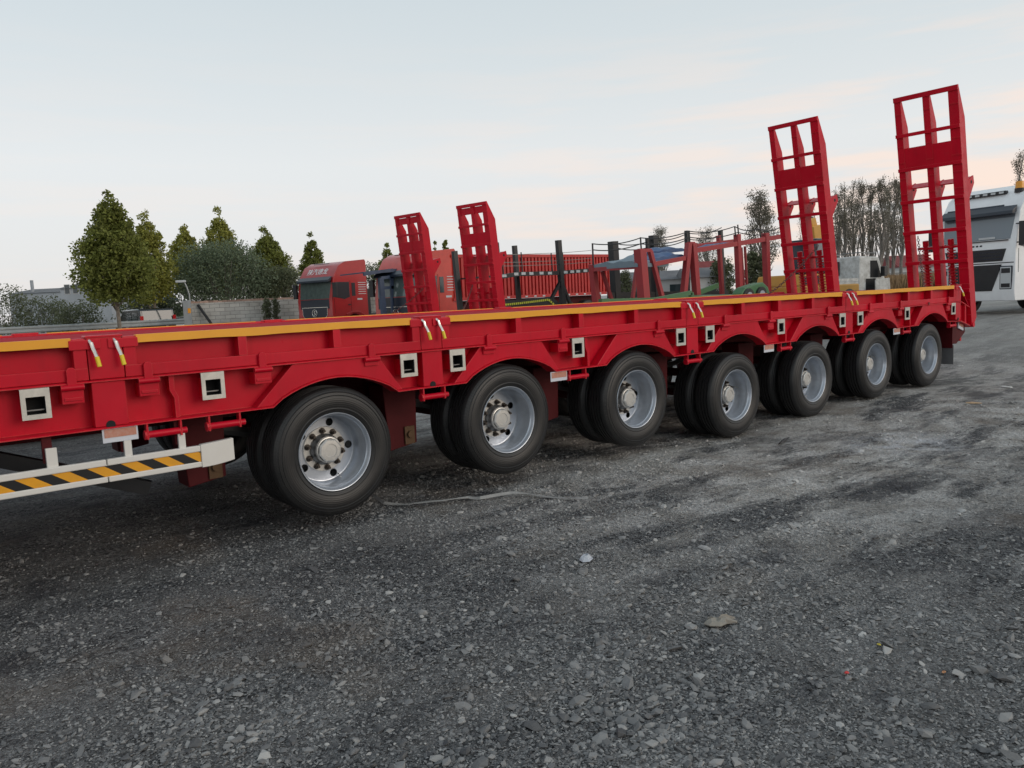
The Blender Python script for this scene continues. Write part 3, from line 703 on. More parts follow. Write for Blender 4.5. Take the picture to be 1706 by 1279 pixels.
def chain(parent, a, b, sag=0.1, n=None):
    a, b = Vector(a), Vector(b); Ln = (a-b).length; step = 0.052; n = int(Ln/step)
    mb = MB()
    def pt(t): p = a.lerp(b, t); p.z -= sag*4*t*(1-t); return p
    for k in range(n):
        p0, p1 = pt(k/n), pt((k+1)/n); d = (p1-p0).normalized(); c = (p0+p1)/2
        e = d.cross(Vector((0,0,1))).normalized(); g = d.cross(e)
        s_ = e if k % 2 else g
        loop = []
        for q in range(10):
            t = 2*math.pi*q/10
            loop.append(c + d*(0.036*math.cos(t)) + s_*(0.019*math.sin(t)))
        vs = []; nn2 = s_.cross(d)
        for q, p in enumerate(loop):
            o_ = (p-c).normalized()
            for j in range(4):
                tt = math.pi/2*j; vs.append(p + o_*0.0065*math.cos(tt) + nn2*0.0065*math.sin(tt))
        mb.add(vs, [(q*4+j, ((q+1) % 10)*4+j, ((q+1) % 10)*4+(j+1) % 4, q*4+(j+1) % 4) for q in range(10) for j in range(4)])
    return mb.build('ramp_chain', MT['chain'], parent)
MT['chain'] = mat('chain_steel', (0.20, 0.10, 0.09), 0.5, metal=0.6, var=0.5, vscale=20)
LEAN = math.atan2(11.995-11.265, 4.887-0.95)
def ramp_pair(parent, length, lean, deep=0.21, capped=False):
    hx, hz = 12.05, 0.93
    for hy, sgn in ((-0.02, 1), (TW-1.01, -1)):
        rt, T = ramp(parent, (hx, hy, hz), length, lean, 1.03, deep, capped)
        u = 0.78 if sgn > 0 else 0.22
        y_side = -0.02 if sgn > 0 else TW+0.02
        chain(parent, T(u, length*0.405, -0.03), (10.35, y_side, ZR0+0.0), 0.16)
ramp_pair(tr, 4.01, LEAN)

# ---- side guard at the front with its hazard tape
gd = MB()
for z0, z1 in ((0.803, 0.845), (0.695, 0.732)):
    gd.box(-6.6, -1.625, -0.004, 0.03, z0, z1); gd.box(-1.619, -1.03, -0.004, 0.03, z0, z1)
gd.box(-6.6, -1.03, 0.008, 0.026, 0.725, 0.81)
guard = gd.build('side_guard', MT['white'], tr, bevel=0.006)
x = -6.5; k = 0; stw = 0.099
MT['hz_y'] = mat('hazard_yellow', (0.80, 0.36, 0.015), 0.35, var=0.15, vscale=8); MT['hz_k'] = mat('hazard_black', (0.012, 0.013, 0.015), 0.32)
def clipx(poly, xm):
    out = []
    for i in range(len(poly)):
        (xa, za), (xb, zb) = poly[i], poly[(i+1) % len(poly)]
        if xa <= xm: out.append((xa, za))
        if (xa <= xm) != (xb <= xm):
            u = (xm-xa)/(xb-xa); out.append((xm, za+(zb-za)*u))
    return out
k = -2
while True:
    xb0 = -1.045-stw*k; xb1 = xb0-stw
    if xb1 < -6.5: break
    poly = clipx([(xb1, 0.7325), (xb0, 0.7325), (xb0-0.10, 0.802), (xb1-0.10, 0.802)], -1.032)
    if len(poly) > 2: MB().prism(poly, 0.0045, 0.0078).build('hazard_stripe', MT['hz_k'] if k % 2 == 0 else MT['hz_y'], guard)
    k += 1
eb = MB(); n = 8
pts = []
for q in range(n+1):
    t = q/n; pts.append((-1.03+0.235*t, 0.02*t*t+0.0, 0.69+0.018*t*t, 0.85+0.012*t))
vs = []
for xx, yo, z0, z1 in pts: vs += [(xx, -0.008+yo, z0), (xx, -0.008+yo, z1), (xx, 0.04+yo, z1), (xx, 0.04+yo, z0)]
fs = [(q*4+j, (q+1)*4+j, (q+1)*4+(j+1) % 4, q*4+(j+1) % 4) for q in range(n) for j in range(4)]+[(0,1,2,3), (n*4+3, n*4+2, n*4+1, n*4)]
eb.add(vs, fs); eb.build('guard_end', MT['white'], guard, bevel=0.004)
for xx, ww in ((-5.9, .05), (-4.9, .05), (-3.9, .05), (-2.9, .05), (-1.923, 0.062), (-1.484, 0.046), (-1.143, 0.046)):
    MB().box(xx-ww/2, xx+ww/2, 0.012, 0.04, 0.842, 0.965).build('guard_post', MT['white'], guard, bevel=0.003)
    MB().box(xx-ww/2-0.012, xx+ww/2-0.02, 0.041, 0.075, 0.87, 1.045).build('guard_hanger', MT['red_dark'], tr)
# dark tank, brace and landing gear behind the guard
MB().beam((-1.25, 0.55, 0.50), (-2.2, 0.75, 0.86), 0.08, 0.10).build('brace_bar', MT['blackpaint'], tr)  # a red bar coloured black, under-deck shade put into its colour
MB().box(-6.9, -2.6, 0.55, TW-0.55, 0.88, 1.02).build('belly_pan', MT['blackpaint'], tr)
for yy in (0.75, TW-0.75):
    lg = MB().box(-6.2, -6.0, yy-0.1, yy+0.1, 0.10, 1.3).build('landing_leg', RED, tr); MB().box(-6.28, -5.92, yy-0.17, yy+0.17, 0.0, 0.1).build('leg_foot', RED, lg)
MB().prism([(XF, 1.05), (XF-1.6, 1.45), (XF-3.6, 1.45), (XF-3.6, 1.75), (XF-1.2, 1.75), (XF, 1.63)], 0.3, TW-0.3).build('gooseneck', RED, tr)

# ------------------------------------------------------------------ the second lowbed, parked behind
t2 = copy_tree(tr, None, skip=('loading_ramp', 'ramp_chain', 'side_guard', 'guard_hanger', 'label_plate', 'edge_strip', 'lug_nut', 'valve_stem'))
t2['label'] = 'second red lowbed trailer parked behind the yellow-edged one, with shorter raised ramps'
LEAN2 = R(6)
YAW2 = R(8.5)
ramp_pair(t2, 3.33, LEAN2, 0.25, True)
# its near rear corner stands at (9.4, 9.8)
t2.rotation_euler = (0, 0, YAW2)
c_, s_ = math.cos(YAW2), math.sin(YAW2)
t2.location = (9.4-12.05*c_, 9.78-12.05*s_, -0.11)
# ------------------------------------------------------------------ materials for the background
MT['glass'] = mat('dark_glass', (0.035, 0.05, 0.055), 0.06, spec=0.8)
MT['glass_blue'] = mat('windscreen_glass', (0.17, 0.20, 0.23), 0.08, spec=0.8)  # sky reflection put into the glass as a paler base colour
MT['glass_red'] = mat('cab_glass', (0.10, 0.13, 0.125), 0.07, spec=0.8, var=0.6, vscale=3, dirt=(0.03, 0.04, 0.04))  # light greenish reflections painted into the glass colour
MT['truck_red'] = mat('tractor_red', (0.42, 0.012, 0.014), 0.3, coat=0.5, var=0.2, vscale=2)
MT['truck_coral'] = mat('tractor_bright_red', (0.60, 0.045, 0.028), 0.3, coat=0.5, var=0.25, vscale=2)
MT['truck_white'] = mat('tractor_white', (0.88, 0.89, 0.90), 0.3, coat=0.4, var=0.12, vscale=2)
MT['navy'] = mat('navy_trim', (0.012, 0.018, 0.032), 0.3)
MT['amber'] = mat('amber_lens', (0.80, 0.33, 0.02), 0.25)
MT['lens'] = mat('clear_lens', (0.55, 0.57, 0.58), 0.15)
MT['blueframe'] = mat('blue_frame_paint', (0.035, 0.06, 0.12), 0.45, var=0.3, vscale=4)
MT['carrier_red'] = mat('carrier_red_paint', (0.36, 0.028, 0.035), 0.5, var=0.35, vscale=3, dirt=(0.25, 0.05, 0.05))
MT['box_red'] = mat('box_red_paint', (0.50, 0.022, 0.02), 0.45, var=0.25, vscale=2)
MT['carrier_green'] = mat('carrier_green_paint', (0.05, 0.16, 0.06), 0.5, var=0.4, vscale=3, dirt=(0.12, 0.15, 0.10))
MT['tarp'] = mat('blue_tarp', (0.045, 0.10, 0.24), 0.5, var=0.4, vscale=2, dirt=(0.14, 0.19, 0.24), bump=0.5, bscale=5)
MT['tarp_grey'] = mat('grey_tarp', (0.16, 0.23, 0.28), 0.5, var=0.4, vscale=2, dirt=(0.24, 0.28, 0.3), bump=0.5, bscale=5)
MT['tape_y'] = mat('lime_tape', (0.55, 0.55, 0.06), 0.4)
MT['plant_yellow'] = mat('machine_yellow', (0.66, 0.33, 0.05), 0.5, var=0.4, vscale=4, dirt=(0.4, 0.24, 0.08))
MT['plaster'] = mat('white_plaster', (0.50, 0.50, 0.49), 0.85, var=0.35, vscale=0.7, dirt=(0.30, 0.29, 0.28))
MT['factory'] = mat('pale_sheet_wall', (0.36, 0.39, 0.42), 0.8, var=0.25, vscale=0.3)
MT['rooftile'] = mat('red_roof', (0.24, 0.05, 0.05), 0.8, var=0.3, vscale=2)
MT['greyroof'] = mat('grey_roof', (0.17, 0.17, 0.18), 0.8, var=0.3, vscale=1)
MT['galv'] = mat('guardrail_zinc', (0.36, 0.38, 0.38), 0.5, metal=0.3, var=0.25, vscale=3)
MT['bark'] = mat('pale_bark', (0.26, 0.22, 0.18), 0.9, var=0.5, vscale=8)
MT['bark_dark'] = mat('grey_bark', (0.26, 0.235, 0.21), 0.9, var=0.4, vscale=8)
def leaf_mat(name, c, isl=0.45):
    m = mat(name, c, 0.6, island=isl, spec=0.25); t = m.node_tree; b = t.nodes['Principled BSDF']; o = t.nodes['Material Output']
    tr_ = t.nodes.new('ShaderNodeBsdfTranslucent'); mx = t.nodes.new('ShaderNodeMixShader'); mx.inputs[0].default_value = 0.45
    hs = [n for n in t.nodes if n.type == 'HUE_SAT'][0]; t.links.new(hs.outputs[0], tr_.inputs[0])
    t.links.new(b.outputs[0], mx.inputs[1]); t.links.new(tr_.outputs[0], mx.inputs[2]); t.links.new(mx.outputs[0], o.inputs['Surface'])
    return m
MT['leaf_plane'] = leaf_mat('plane_leaf', (0.20, 0.22, 0.055))
MT['leaf_light'] = leaf_mat('poplar_leaf', (0.30, 0.30, 0.07))
MT['leaf_dark'] = leaf_mat('willow_leaf', (0.18, 0.22, 0.14))
MT['leaf_shrub'] = leaf_mat('shrub_leaf', (0.14, 0.155, 0.09))
MT['leaf_dry'] = leaf_mat('sparse_leaf', (0.20, 0.185, 0.14), 0.35)
MT['reed'] = leaf_mat('dry_reed', (0.30, 0.20, 0.11), 0.35)
MT['block'] = None
def brick_material():
    m = bpy.data.materials.new('grey_blockwork'); m.use_nodes = True; t = m.node_tree; b = t.nodes['Principled BSDF']; l = t.links
    tcn = t.nodes.new('ShaderNodeTexCoord'); mp_ = t.nodes.new('ShaderNodeMapping'); mp_.inputs['Rotation'].default_value = (R(90), 0, 0)
    l.new(tcn.outputs['Object'], mp_.inputs[0])
    br = t.nodes.new('ShaderNodeTexBrick'); l.new(mp_.outputs[0], br.inputs['Vector']); br.inputs['Scale'].default_value = 1.0
    br.inputs['Brick Width'].default_value = 0.5; br.inputs['Row Height'].default_value = 0.2; br.inputs['Mortar Size'].default_value = 0.012
    br.inputs['Color1'].default_value = (0.52, 0.50, 0.46, 1); br.inputs['Color2'].default_value = (0.40, 0.39, 0.365, 1); br.inputs['Mortar'].default_value = (0.27, 0.26, 0.245, 1)
    n = t.nodes.new('ShaderNodeTexNoise'); n.inputs['Scale'].default_value = 0.9; n.inputs['Detail'].default_value = 6; l.new(tcn.outputs['Object'], n.inputs[0])
    mr = t.nodes.new('ShaderNodeMapRange'); l.new(n.outputs[0], mr.inputs[0]); mr.inputs[1].default_value = 0.4; mr.inputs[2].default_value = 0.7
    mx = t.nodes.new('ShaderNodeMixRGB'); mx.blend_type = 'MULTIPLY'; l.new(mr.outputs[0], mx.inputs[0]); l.new(br.outputs[0], mx.inputs[1]); mx.inputs[2].default_value = (0.55, 0.54, 0.52, 1)
    l.new(mx.outputs[0], b.inputs['Base Color']); b.inputs['Roughness'].default_value = 0.9
    bp = t.nodes.new('ShaderNodeBump'); bp.inputs['Strength'].default_value = 0.6; bp.inputs['Distance'].default_value = 0.02; l.new(br.outputs['Fac'], bp.inputs['Height']); bp.invert = True; l.new(bp.outputs[0], b.inputs['Normal'])
    return m
MT['block'] = brick_material()

def text_mesh(name, body, size, m, parent, mtx, extrude=0.004):
    cu = bpy.data.curves.new(name, 'FONT'); cu.body = body; cu.size = size; cu.extrude = extrude; cu.align_x = 'CENTER'; cu.align_y = 'CENTER'
    o = bpy.data.objects.new(name+'_src', cu); col.objects.link(o)
    bpy.context.view_layer.update()
    me = bpy.data.meshes.new_from_object(o.evaluated_get(bpy.context.evaluated_depsgraph_get()))
    bpy.data.objects.remove(o); me.name = name; me.materials.clear(); me.materials.append(m)
    q = link(name, me, parent); q.matrix_local = mtx
    return q

# ------------------------------------------------------------------ trees and shrubs
def leaf_cloud(centres, per, sig, size, m, name, parent, squash=1.0):
    n = len(centres)*per
    C = np.repeat(np.array(centres), per, 0)
    U_ = rng.normal(0, 1, (n, 3)); U_ *= (rng.uniform(0, 1, (n, 1))**0.4*1.75/np.linalg.norm(U_, axis=1)[:, None])
    P_ = C + U_*np.repeat(np.array(sig)[:, None] if np.ndim(sig) else np.full((len(centres), 1), sig), per, 0)*np.array([1, 1, squash])
    a = rng.normal(0, 1, (n, 3)); a /= np.linalg.norm(a, axis=1)[:, None]
    b = np.cross(a, rng.normal(0, 1, (n, 3))); b /= np.linalg.norm(b, axis=1)[:, None]
    s = size*rng.uniform(0.6, 1.25, n)[:, None]
    V = np.stack([P_-a*s*0.5, P_+b*s*0.32, P_+a*s*0.55, P_-b*s*0.32], 1).reshape(-1, 3)
    F = np.arange(n*4).reshape(-1, 4)
    return link(name, fast_mesh(name, V, F, m), parent)
def tree(name, label, px, d, top_py, wpx, low_py, leaders=7, leafm='leaf_plane', clusters=240, per=36, leaf=0.15, group=None, trunk=0.11, bark='bark'):
    clusters = int(clusters*1.7); per = int(per*1.2)
    b = foot(px, d); H = at(px, top_py, d)[2]-b.z; Wd = wpx*1.05/FPX*d; lo = max(0.3, at(px, low_py, d)[2]-b.z)
    t = thing(name, label, 'tree', b, rng.uniform(0, 6.28), group)
    tm = MB(); path = [(rng.normal(0, 0.02*k), rng.normal(0, 0.02*k), H*0.9*k/6) for k in range(7)]
    tm.tube(path, 0.1, 8, [trunk*(1-0.8*k/6) for k in range(7)])
    lobes = []
    for k in range(leaders):
        an = 6.28*k/leaders+rng.uniform(-.4, .4); rr = Wd*0.5*(0 if k == 0 else rng.uniform(0.34, 0.60))
        hh = H-(0 if k == 0 else (H-lo)*rng.uniform(0.10, 0.42))
        hw = Wd*0.5*(rng.uniform(0.26, 0.40) if k else 0.46)
        lobes.append((rr*math.cos(an), rr*math.sin(an), lo, hh, hw))
    cs = []; sg = []
    for q in range(clusters):
        x0, y0, z0, z1, hw = lobes[int(rng.integers(len(lobes)))] if q % 5 > 1 else (0, 0, lo, lo+(H-lo)*0.86, Wd*0.5)
        tt = rng.beta(1.35, 1.5); z = z0+(z1-z0)*tt
        prof = (min(1, (tt+0.10)*2.6)**0.55)*max(0.2, (1-tt**2.3)**0.8)
        an = rng.uniform(0, 6.28); r = hw*prof*rng.uniform(0.35, 1.0)**0.6
        cs.append((x0*(1-0.45*tt)+r*math.cos(an), y0*(1-0.45*tt)+r*math.sin(an), z)); sg.append(max(0.06, rng.uniform(0.05, 0.09)*Wd*(1-0.4*tt)))
    for q in range(0, clusters, max(1, clusters//26)):
        c = cs[q]; z = max(lo*0.7, c[2]-H*rng.uniform(0.12, 0.22))
        tm.tube([(0, 0, z), (c[0]*0.5, c[1]*0.5, (z+c[2])/2-0.05), c], 0.03, 5, [trunk*0.4, trunk*0.26, 0.012])
    tm.build('trunk', MT[bark], t, smooth=True)
    leaf_cloud(cs, per, sg, leaf, MT[leafm], 'crown', t)
    return t
def bare_tree(name, label, px, d, top_py, wpx, group=None, leafm='leaf_dry', dens=1.0):
    b = foot(px, d); H = at(px, top_py, d)[2]-b.z; Wd = wpx/FPX*d
    t = thing(name, label, 'tree', b, rng.uniform(0, 6.28), group)
    tm = MB(); path = [(rng.normal(0, 0.03*k), rng.normal(0, 0.03*k), H*k/8) for k in range(9)]
    tm.tube(path, 0.1, 7, [0.16*(1-0.93*k/8) for k in range(9)])
    cs = []
    for k in range(44):
        h0 = H*rng.uniform(0.14, 0.86); an = rng.uniform(0, 6.28); ln = (H-h0)*rng.uniform(0.25, 0.55)+0.3
        tip = (Wd*0.5*rng.uniform(0.35, 1)*math.cos(an)*min(1, 1.25-h0/H), Wd*0.5*rng.uniform(0.35, 1)*math.sin(an)*min(1, 1.25-h0/H), min(H*0.99, h0+ln))
        mid = (tip[0]*0.6, tip[1]*0.6, h0+ln*0.45)
        tm.tube([(0, 0, h0), mid, tip], 0.03, 5, [0.055*(1.1-h0/H), 0.03*(1.2-h0/H), 0.008])
        for q in range(7):
            f = rng.uniform(0.2, 1); base = Vector(mid).lerp(Vector(tip), f)
            tw = base+Vector((rng.normal(0, .3), rng.normal(0, .3), rng.uniform(.1, .5)))*(Wd*0.22)
            tm.tube([base, tw], 0.012, 4, [0.014, 0.005]); cs.append(tuple(tw)); cs.append(tuple(base))
    tm.build('trunk', MT['bark_dark'], t, smooth=True)
    leaf_cloud(cs, max(1, int(4*dens)), 0.05*Wd+0.06, 0.10, MT[leafm], 'crown', t)
    return t
def shrub(label, px, d, top_py, wpx, leafm='leaf_shrub', per=30, clusters=110, leaf=0.14, depth=0.6, cat='shrub', name='shrub', group=None):
    b = foot(px, d); H = at(px, top_py, d)[2]-b.z; Wd = wpx/FPX*d
    t = thing(name, label, cat, b, 0, group)
    cs = []; tm = MB()
    for k in range(clusters):
        an = rng.uniform(0, 6.28); u = rng.uniform(-1, 1)
        z = H*(0.08+0.86*rng.uniform(0, 1)**0.8); r = math.sqrt(max(0.02, 1-(z/H-0.35)**2*1.8))*rng.uniform(0.45, 1)
        cs.append((Wd*0.5*r*math.cos(an)+0.0, Wd*0.5*r*math.sin(an)*depth, z))
        if k % 9 == 0: tm.tube([(cs[-1][0]*0.15, cs[-1][1]*0.15, 0), (cs[-1][0]*0.6, cs[-1][1]*0.6, z*0.6), cs[-1]], 0.02, 4, [0.04, 0.025, 0.01])
    t.rotation_euler = (0, 0, -YAW)
    tm.build('stems', MT['bark_dark'], t)
    leaf_cloud(cs, per, 0.075*Wd+0.05, leaf, MT[leafm], 'foliage', t)
    return t
tree('roadside_tree', 'broad leafy tree with a pale bare trunk in front of the guardrail', 203, 38, 318, 128, 497, 9, 'leaf_plane', 330, 40, 0.16)
tree('roadside_tree', 'two-topped yellowish tree just right of the broad leafy one with pale trunk', 262, 45, 348, 82, 500, 5, 'leaf_light', 200, 34, 0.16)
tree('roadside_tree', 'light yellow-green tree with two thin tops behind the grey willow', 322, 50, 372, 74, 490, 4, 'leaf_light', 180, 32, 0.16)
tree('roadside_tree', 'tallest pointed tree rising above the grey willow', 380, 52, 345, 84, 490, 5, 'leaf_light', 210, 36, 0.17)
tree('roadside_tree', 'round-topped tree with several tips behind the grey block wall', 455, 54, 380, 88, 490, 6, 'leaf_plane', 220, 36, 0.17)
tree('roadside_tree', 'narrow pointed tree behind the roof of the lettered red tractor', 527, 58, 384, 52, 495, 4, 'leaf_plane', 150, 34, 0.17)
tree('roadside_tree', 'small pointed tree left of the two short raised ramps', 652, 62, 408, 48, 490, 3, 'leaf_plane', 120, 32, 0.17)
tree('roadside_tree', 'small dark tree seen between the two short raised ramps', 748, 64, 400, 34, 480, 2, 'leaf_plane', 90, 30, 0.17)
tree('roadside_tree', 'slim dark tree just beside the short ramp near the black post', 731, 70, 404, 26, 480, 2, 'leaf_plane', 70, 30, 0.17)
shrub('large grey-green willow bush behind the grey block wall', 378, 47, 410, 165, 'leaf_dark', 60, 420, 0.13, name='willow_bush')
shrub('olive green bush behind the wall beside the lettered red tractor', 465, 48, 446, 95, 'leaf_shrub', 48, 260, 0.13, name='willow_bush')
shrub('loose feathery bush behind the blue loading frame', 616, 52, 438, 66, 'leaf_shrub', 24, 120, 0.13)
for k, (px, d, tp, wp, lb) in enumerate(((8, 50, 476, 95, 'grey-green shrub at the end of the guardrail'), (78, 52, 496, 90, 'low dark shrub below the factory chimney'), (138, 49, 505, 84, 'low shrub in front of the pale factory gable'),
                             (232, 47, 500, 70, 'shrub behind the dark van'), (285, 48, 497, 54, 'bare brownish shrub behind the grey van'), (-60, 50, 480, 80, 'grey-green shrub beyond the end of the factory'))):
    shrub(lb, px, d, tp, wp, 'leaf_shrub', 30, 130, 0.13)
for px, tp, wp, lb in ((449, 492, 15, 'thin climbing shrub growing against the block wall'), (464, 494, 11, 'smaller climber beside the one on the block wall')):
    shrub(lb, px, 40.6, tp, wp, 'leaf_shrub', 26, 70, 0.09)
PG = 'nearly bare poplars beyond the reeds'
for px, d, tp, wp in ((1408, 60, 303, 36), (1437, 62, 297, 34), (1452, 64, 300, 30), (1468, 60, 292, 34), (1488, 63, 290, 30), (1345, 62, 318, 40), (1397, 66, 312, 30), (1422, 66, 300, 32), (1478, 68, 298, 30), (1500, 66, 296, 30)):
    bare_tree('poplar_tree', 'tall nearly bare poplar in the row beyond the dry reeds', px, d, tp, wp, PG)
bare_tree('bare_tree', 'broad thin-leaved tree standing behind the red car carrier frame', 1268, 46, 313, 62, dens=2.0)
bare_tree('bare_tree', 'thin tree seen above the white house roof', 1103, 70, 376, 44, dens=1.6)
bare_tree('bare_tree', 'thin tree with two tops beside the red roof hut', 1178, 72, 377, 50, dens=1.6)
bare_tree('bare_tree', 'thin-leaved tree rising over the white tractor roof', 1700, 60, 243, 50, dens=1.4)
shrub('dark evergreen shrub beside the red roofed hut', 1205, 50, 428, 40, 'leaf_shrub', 34, 120, 0.14)
shrub('dense green shrub behind the red carrier end post', 1262, 42, 420, 46, 'leaf_shrub', 34, 130, 0.14)
shrub('small shrub beside the red corrugated box trailer', 1040, 52, 448, 26, 'leaf_shrub', 28, 80, 0.14)

# dry reeds
def reeds():
    n = 9000; px = rng.uniform(1420, 1640, n); d = rng.uniform(44, 62, n)
    x = np.empty(n); y = np.empty(n); z = np.empty(n)
    cols = [foot(float(a), float(b)) for a, b in zip(px[:900], d[:900])]
    base = np.array([[c.x, c.y, c.z] for c in cols]); base = base[rng.integers(0, 900, n)]+np.concatenate([rng.normal(0, 0.35, (n, 2)), np.zeros((n, 1))], 1)
    h = rng.uniform(0.7, 1.35, n)[:, None]; lean = np.concatenate([rng.normal(0, 0.16, (n, 2)), np.ones((n, 1))], 1)*h
    wv = np.concatenate([rng.normal(0, 1, (n, 2)), np.zeros((n, 1))], 1); wv /= np.linalg.norm(wv, axis=1)[:, None]; wv *= 0.025
    V = np.stack([base-wv, base+wv, base+lean*0.75+wv*1.6, base+lean, base+lean*0.75-wv*1.6], 1).reshape(-1, 3)
    o = link('reeds', fast_mesh('reeds', V, np.arange(n*5).reshape(-1, 5), MT['reed']))
    tag(o, 'strip of dry tan reeds at the edge of the yard', 'reeds', kind='stuff')
reeds()

# ------------------------------------------------------------------ guardrail, wall, lamp, buildings
ga, gb = foot(-140, 36), foot(300, 43)
def guardrail():
    t = thing('guardrail', 'long galvanised two-rail road guardrail behind the leafy tree', 'guardrail', ga)
    v = gb-ga; ln = v.length; t.rotation_euler = (0, 0, math.atan2(v.y, v.x))
    sec = [(0, .0), (.03, .04), (.03, .1), (0, .15), (0, .17), (.03, .22), (.03, .28), (0, .32)]
    for z0 in (0.62, 1.0):
        m = MB(); vs = []
        for x in (-14, ln+6):
            for yy, zz in sec: vs.append((x, -yy, z0+zz))
            for yy, zz in sec[::-1]: vs.append((x, -yy+0.012, z0+zz))
        q = len(sec)*2; m.add(vs, [(i, (i+1) % q, (i+1) % q+q, i+q) for i in range(q)]+[tuple(range(q)), tuple(range(2*q-1, q-1, -1))])
        m.build('rail', MT['galv'], t)
    for k in range(int(ln/2)+9): MB().box(-13+k*2, -12.9+k*2, 0.03, 0.13, -0.3, 1.34).build('post', MT['galv'], t)
guardrail()
def wall():
    a, b = foot(312, 41), foot(690, 44); v = b-a
    t = thing('block_wall', 'grey concrete block yard wall with a rough brick top course', 'wall', a, math.atan2(v.y, v.x)); ln = v.length
    H = at(400, 498, 41.5)[2]-a.z
    MB().box(0.35, ln, 0, 0.24, -0.3, H-0.12).build('wall', MT['block'], t)
    tops = MB(); x = 0.36
    MT['brick'] = mat('brick_course', (0.36, 0.24, 0.19), 0.9, island=0.35)
    while x < ln-0.25:
        w_ = rng.uniform(0.2, 0.26); tops.box(x, x+w_-0.012, 0.01, 0.23, H-0.119, H-rng.uniform(0.0, 0.045)); x += w_
    tag(tops.build('brick_course', MT['brick'], t), kind='stuff')
    MB().box(-0.05, 0.345, -0.06, 0.30, -0.3, H+0.04).build('gate_pillar', mat('pillar_render', (0.38, 0.40, 0.41), 0.85, var=0.3, vscale=2), t, bevel=0.02)
    MB().box(0.18, 0.33, -0.072, -0.062, H-0.62, H-0.36).build('orange_sign', MT['amber'], t)
    p = thing('leaning_pole', 'dark pole leaning against the grey block wall', 'pole', t.matrix_basis @ Vector((0.9, -0.8, 0)), t.rotation_euler.z)
    MB().beam((1.0, 0.0, 0), (-0.2, 0.76, 2.0), 0.10, 0.10).build('pole', MT['blackpaint'], p)
    l_ = thing('yard_lamp', 'short bent lamp post rising over the wall end', 'lamp', t.matrix_basis @ Vector((0.2, 0.9, 0)), t.rotation_euler.z)
    MB().tube([(0, 0, 0), (0, 0, 2.6), (-0.1, 0, 3.0), (-0.2, 0, 3.25)], 0.04, 8).build('post', MT['galv'], l_, smooth=True)
    MB().box(-0.62, -0.1, -0.1, 0.1, 3.22, 3.34).build('lamp_head', MT['lens'], l_, bevel=0.03)
wall()
def window(parent, x0, x1, y, z0, z1):
    f = MB(); e = 0.06; f.box(x0, x1, y-0.03, y-0.003, z0, z0+e); f.box(x0, x1, y-0.03, y-0.003, z1-e, z1); f.box(x0, x0+e, y-0.03, y-0.003, z0+e, z1-e); f.box(x1-e, x1, y-0.03, y-0.003, z0+e, z1-e)
    w_ = f.build('window', MT['plaster'], parent); MB().box(x0+e, x1-e, y-0.02, y-0.004, z0+e, z1-e).build('pane', MT['glass'], w_)
def house(name, label, pxa, pxb, d, top_py, depth, roofm, pitch=0.35, wins=(), wallm='plaster', ridge=True, cat='building'):
    a, b = foot(pxa, d), foot(pxb, d); v = b-a; ln = v.length
    t = thing(name, label, cat, a, math.atan2(v.y, v.x)); H = at((pxa+pxb)/2, top_py, d)[2]-a.z
    MB().box(0, ln, 0, depth, -0.8, H).build('wall', MT[wallm], t)
    m = MB()
    if ridge:
        r = depth*pitch
        m.add([(-.2, -.25, H-.05), (ln+.2, -.25, H-.05), (ln+.2, depth/2, H+r), (-.2, depth/2, H+r), (-.2, depth+.25, H-.05), (ln+.2, depth+.25, H-.05)], [(0,1,2,3), (3,2,5,4), (0,3,4), (1,5,2), (0,4,5,1)])
    else: m.box(-.15, ln+.15, -.2, depth+.2, H+0.002, H+.12)
    m.build('roof', MT[roofm], t)
    for x0, x1, z0, z1 in wins: window(t, x0, x1, 0, z0, z1)
    return t
f = house('factory', 'long pale grey factory shed with a thin chimney pipe', 22, 112, 110, 487, 12, 'greyroof', 0.06, [(2+k*1.9, 3.1+k*1.9, 2.4, 3.3) for k in range(3)], 'factory')
MB().cyl((2.2, 2, 2), (2.2, 2, at(52, 466, 110)[2]-f.location.z), 0.22, 10).build('chimney', MT['factory'], f, smooth=True)
house('factory', 'taller pale two-storey factory block behind the broad leafy tree', 108, 190, 96, 478, 10, 'greyroof', 0.08, [(0.5+k*1.0, 1.2+k*1.0, z, z+1.2) for k in range(2) for z in (1.8, 4.6)], 'factory')
house('shed', 'low shed with blue roof sheet behind the dark van', 228, 262, 62, 500, 4, 'tarp', 0.3, [], 'plaster')
house('house', 'low whitewashed house with one dark window behind the red carrier', 1040, 1148, 52, 465, 5, 'greyroof', 0.12, [(3.0, 3.9, 1.0, 1.6), (0.6, 1.3, 1.0, 1.6)])
house('hut', 'small hut with dark red tiled roof', 1166, 1200, 60, 464, 4, 'rooftile', 0.35, [])
house('house', 'white walled shed next to the red roofed hut', 1148, 1212, 50, 460, 3, 'greyroof', 0.2, [(1.2, 1.8, .9, 1.4)])
house('house', 'distant farmhouse with red roof beyond the poplars', 1500, 1562, 85, 443, 6, 'rooftile', 0.22, [(1, 1.8, 1, 2), (2.6, 3.4, 1, 2)])
house('wall', 'distant pale boundary wall beyond the reeds', 1440, 1640, 78, 452, 0.4, 'plaster', 0.1, [], 'plaster', False, 'wall')

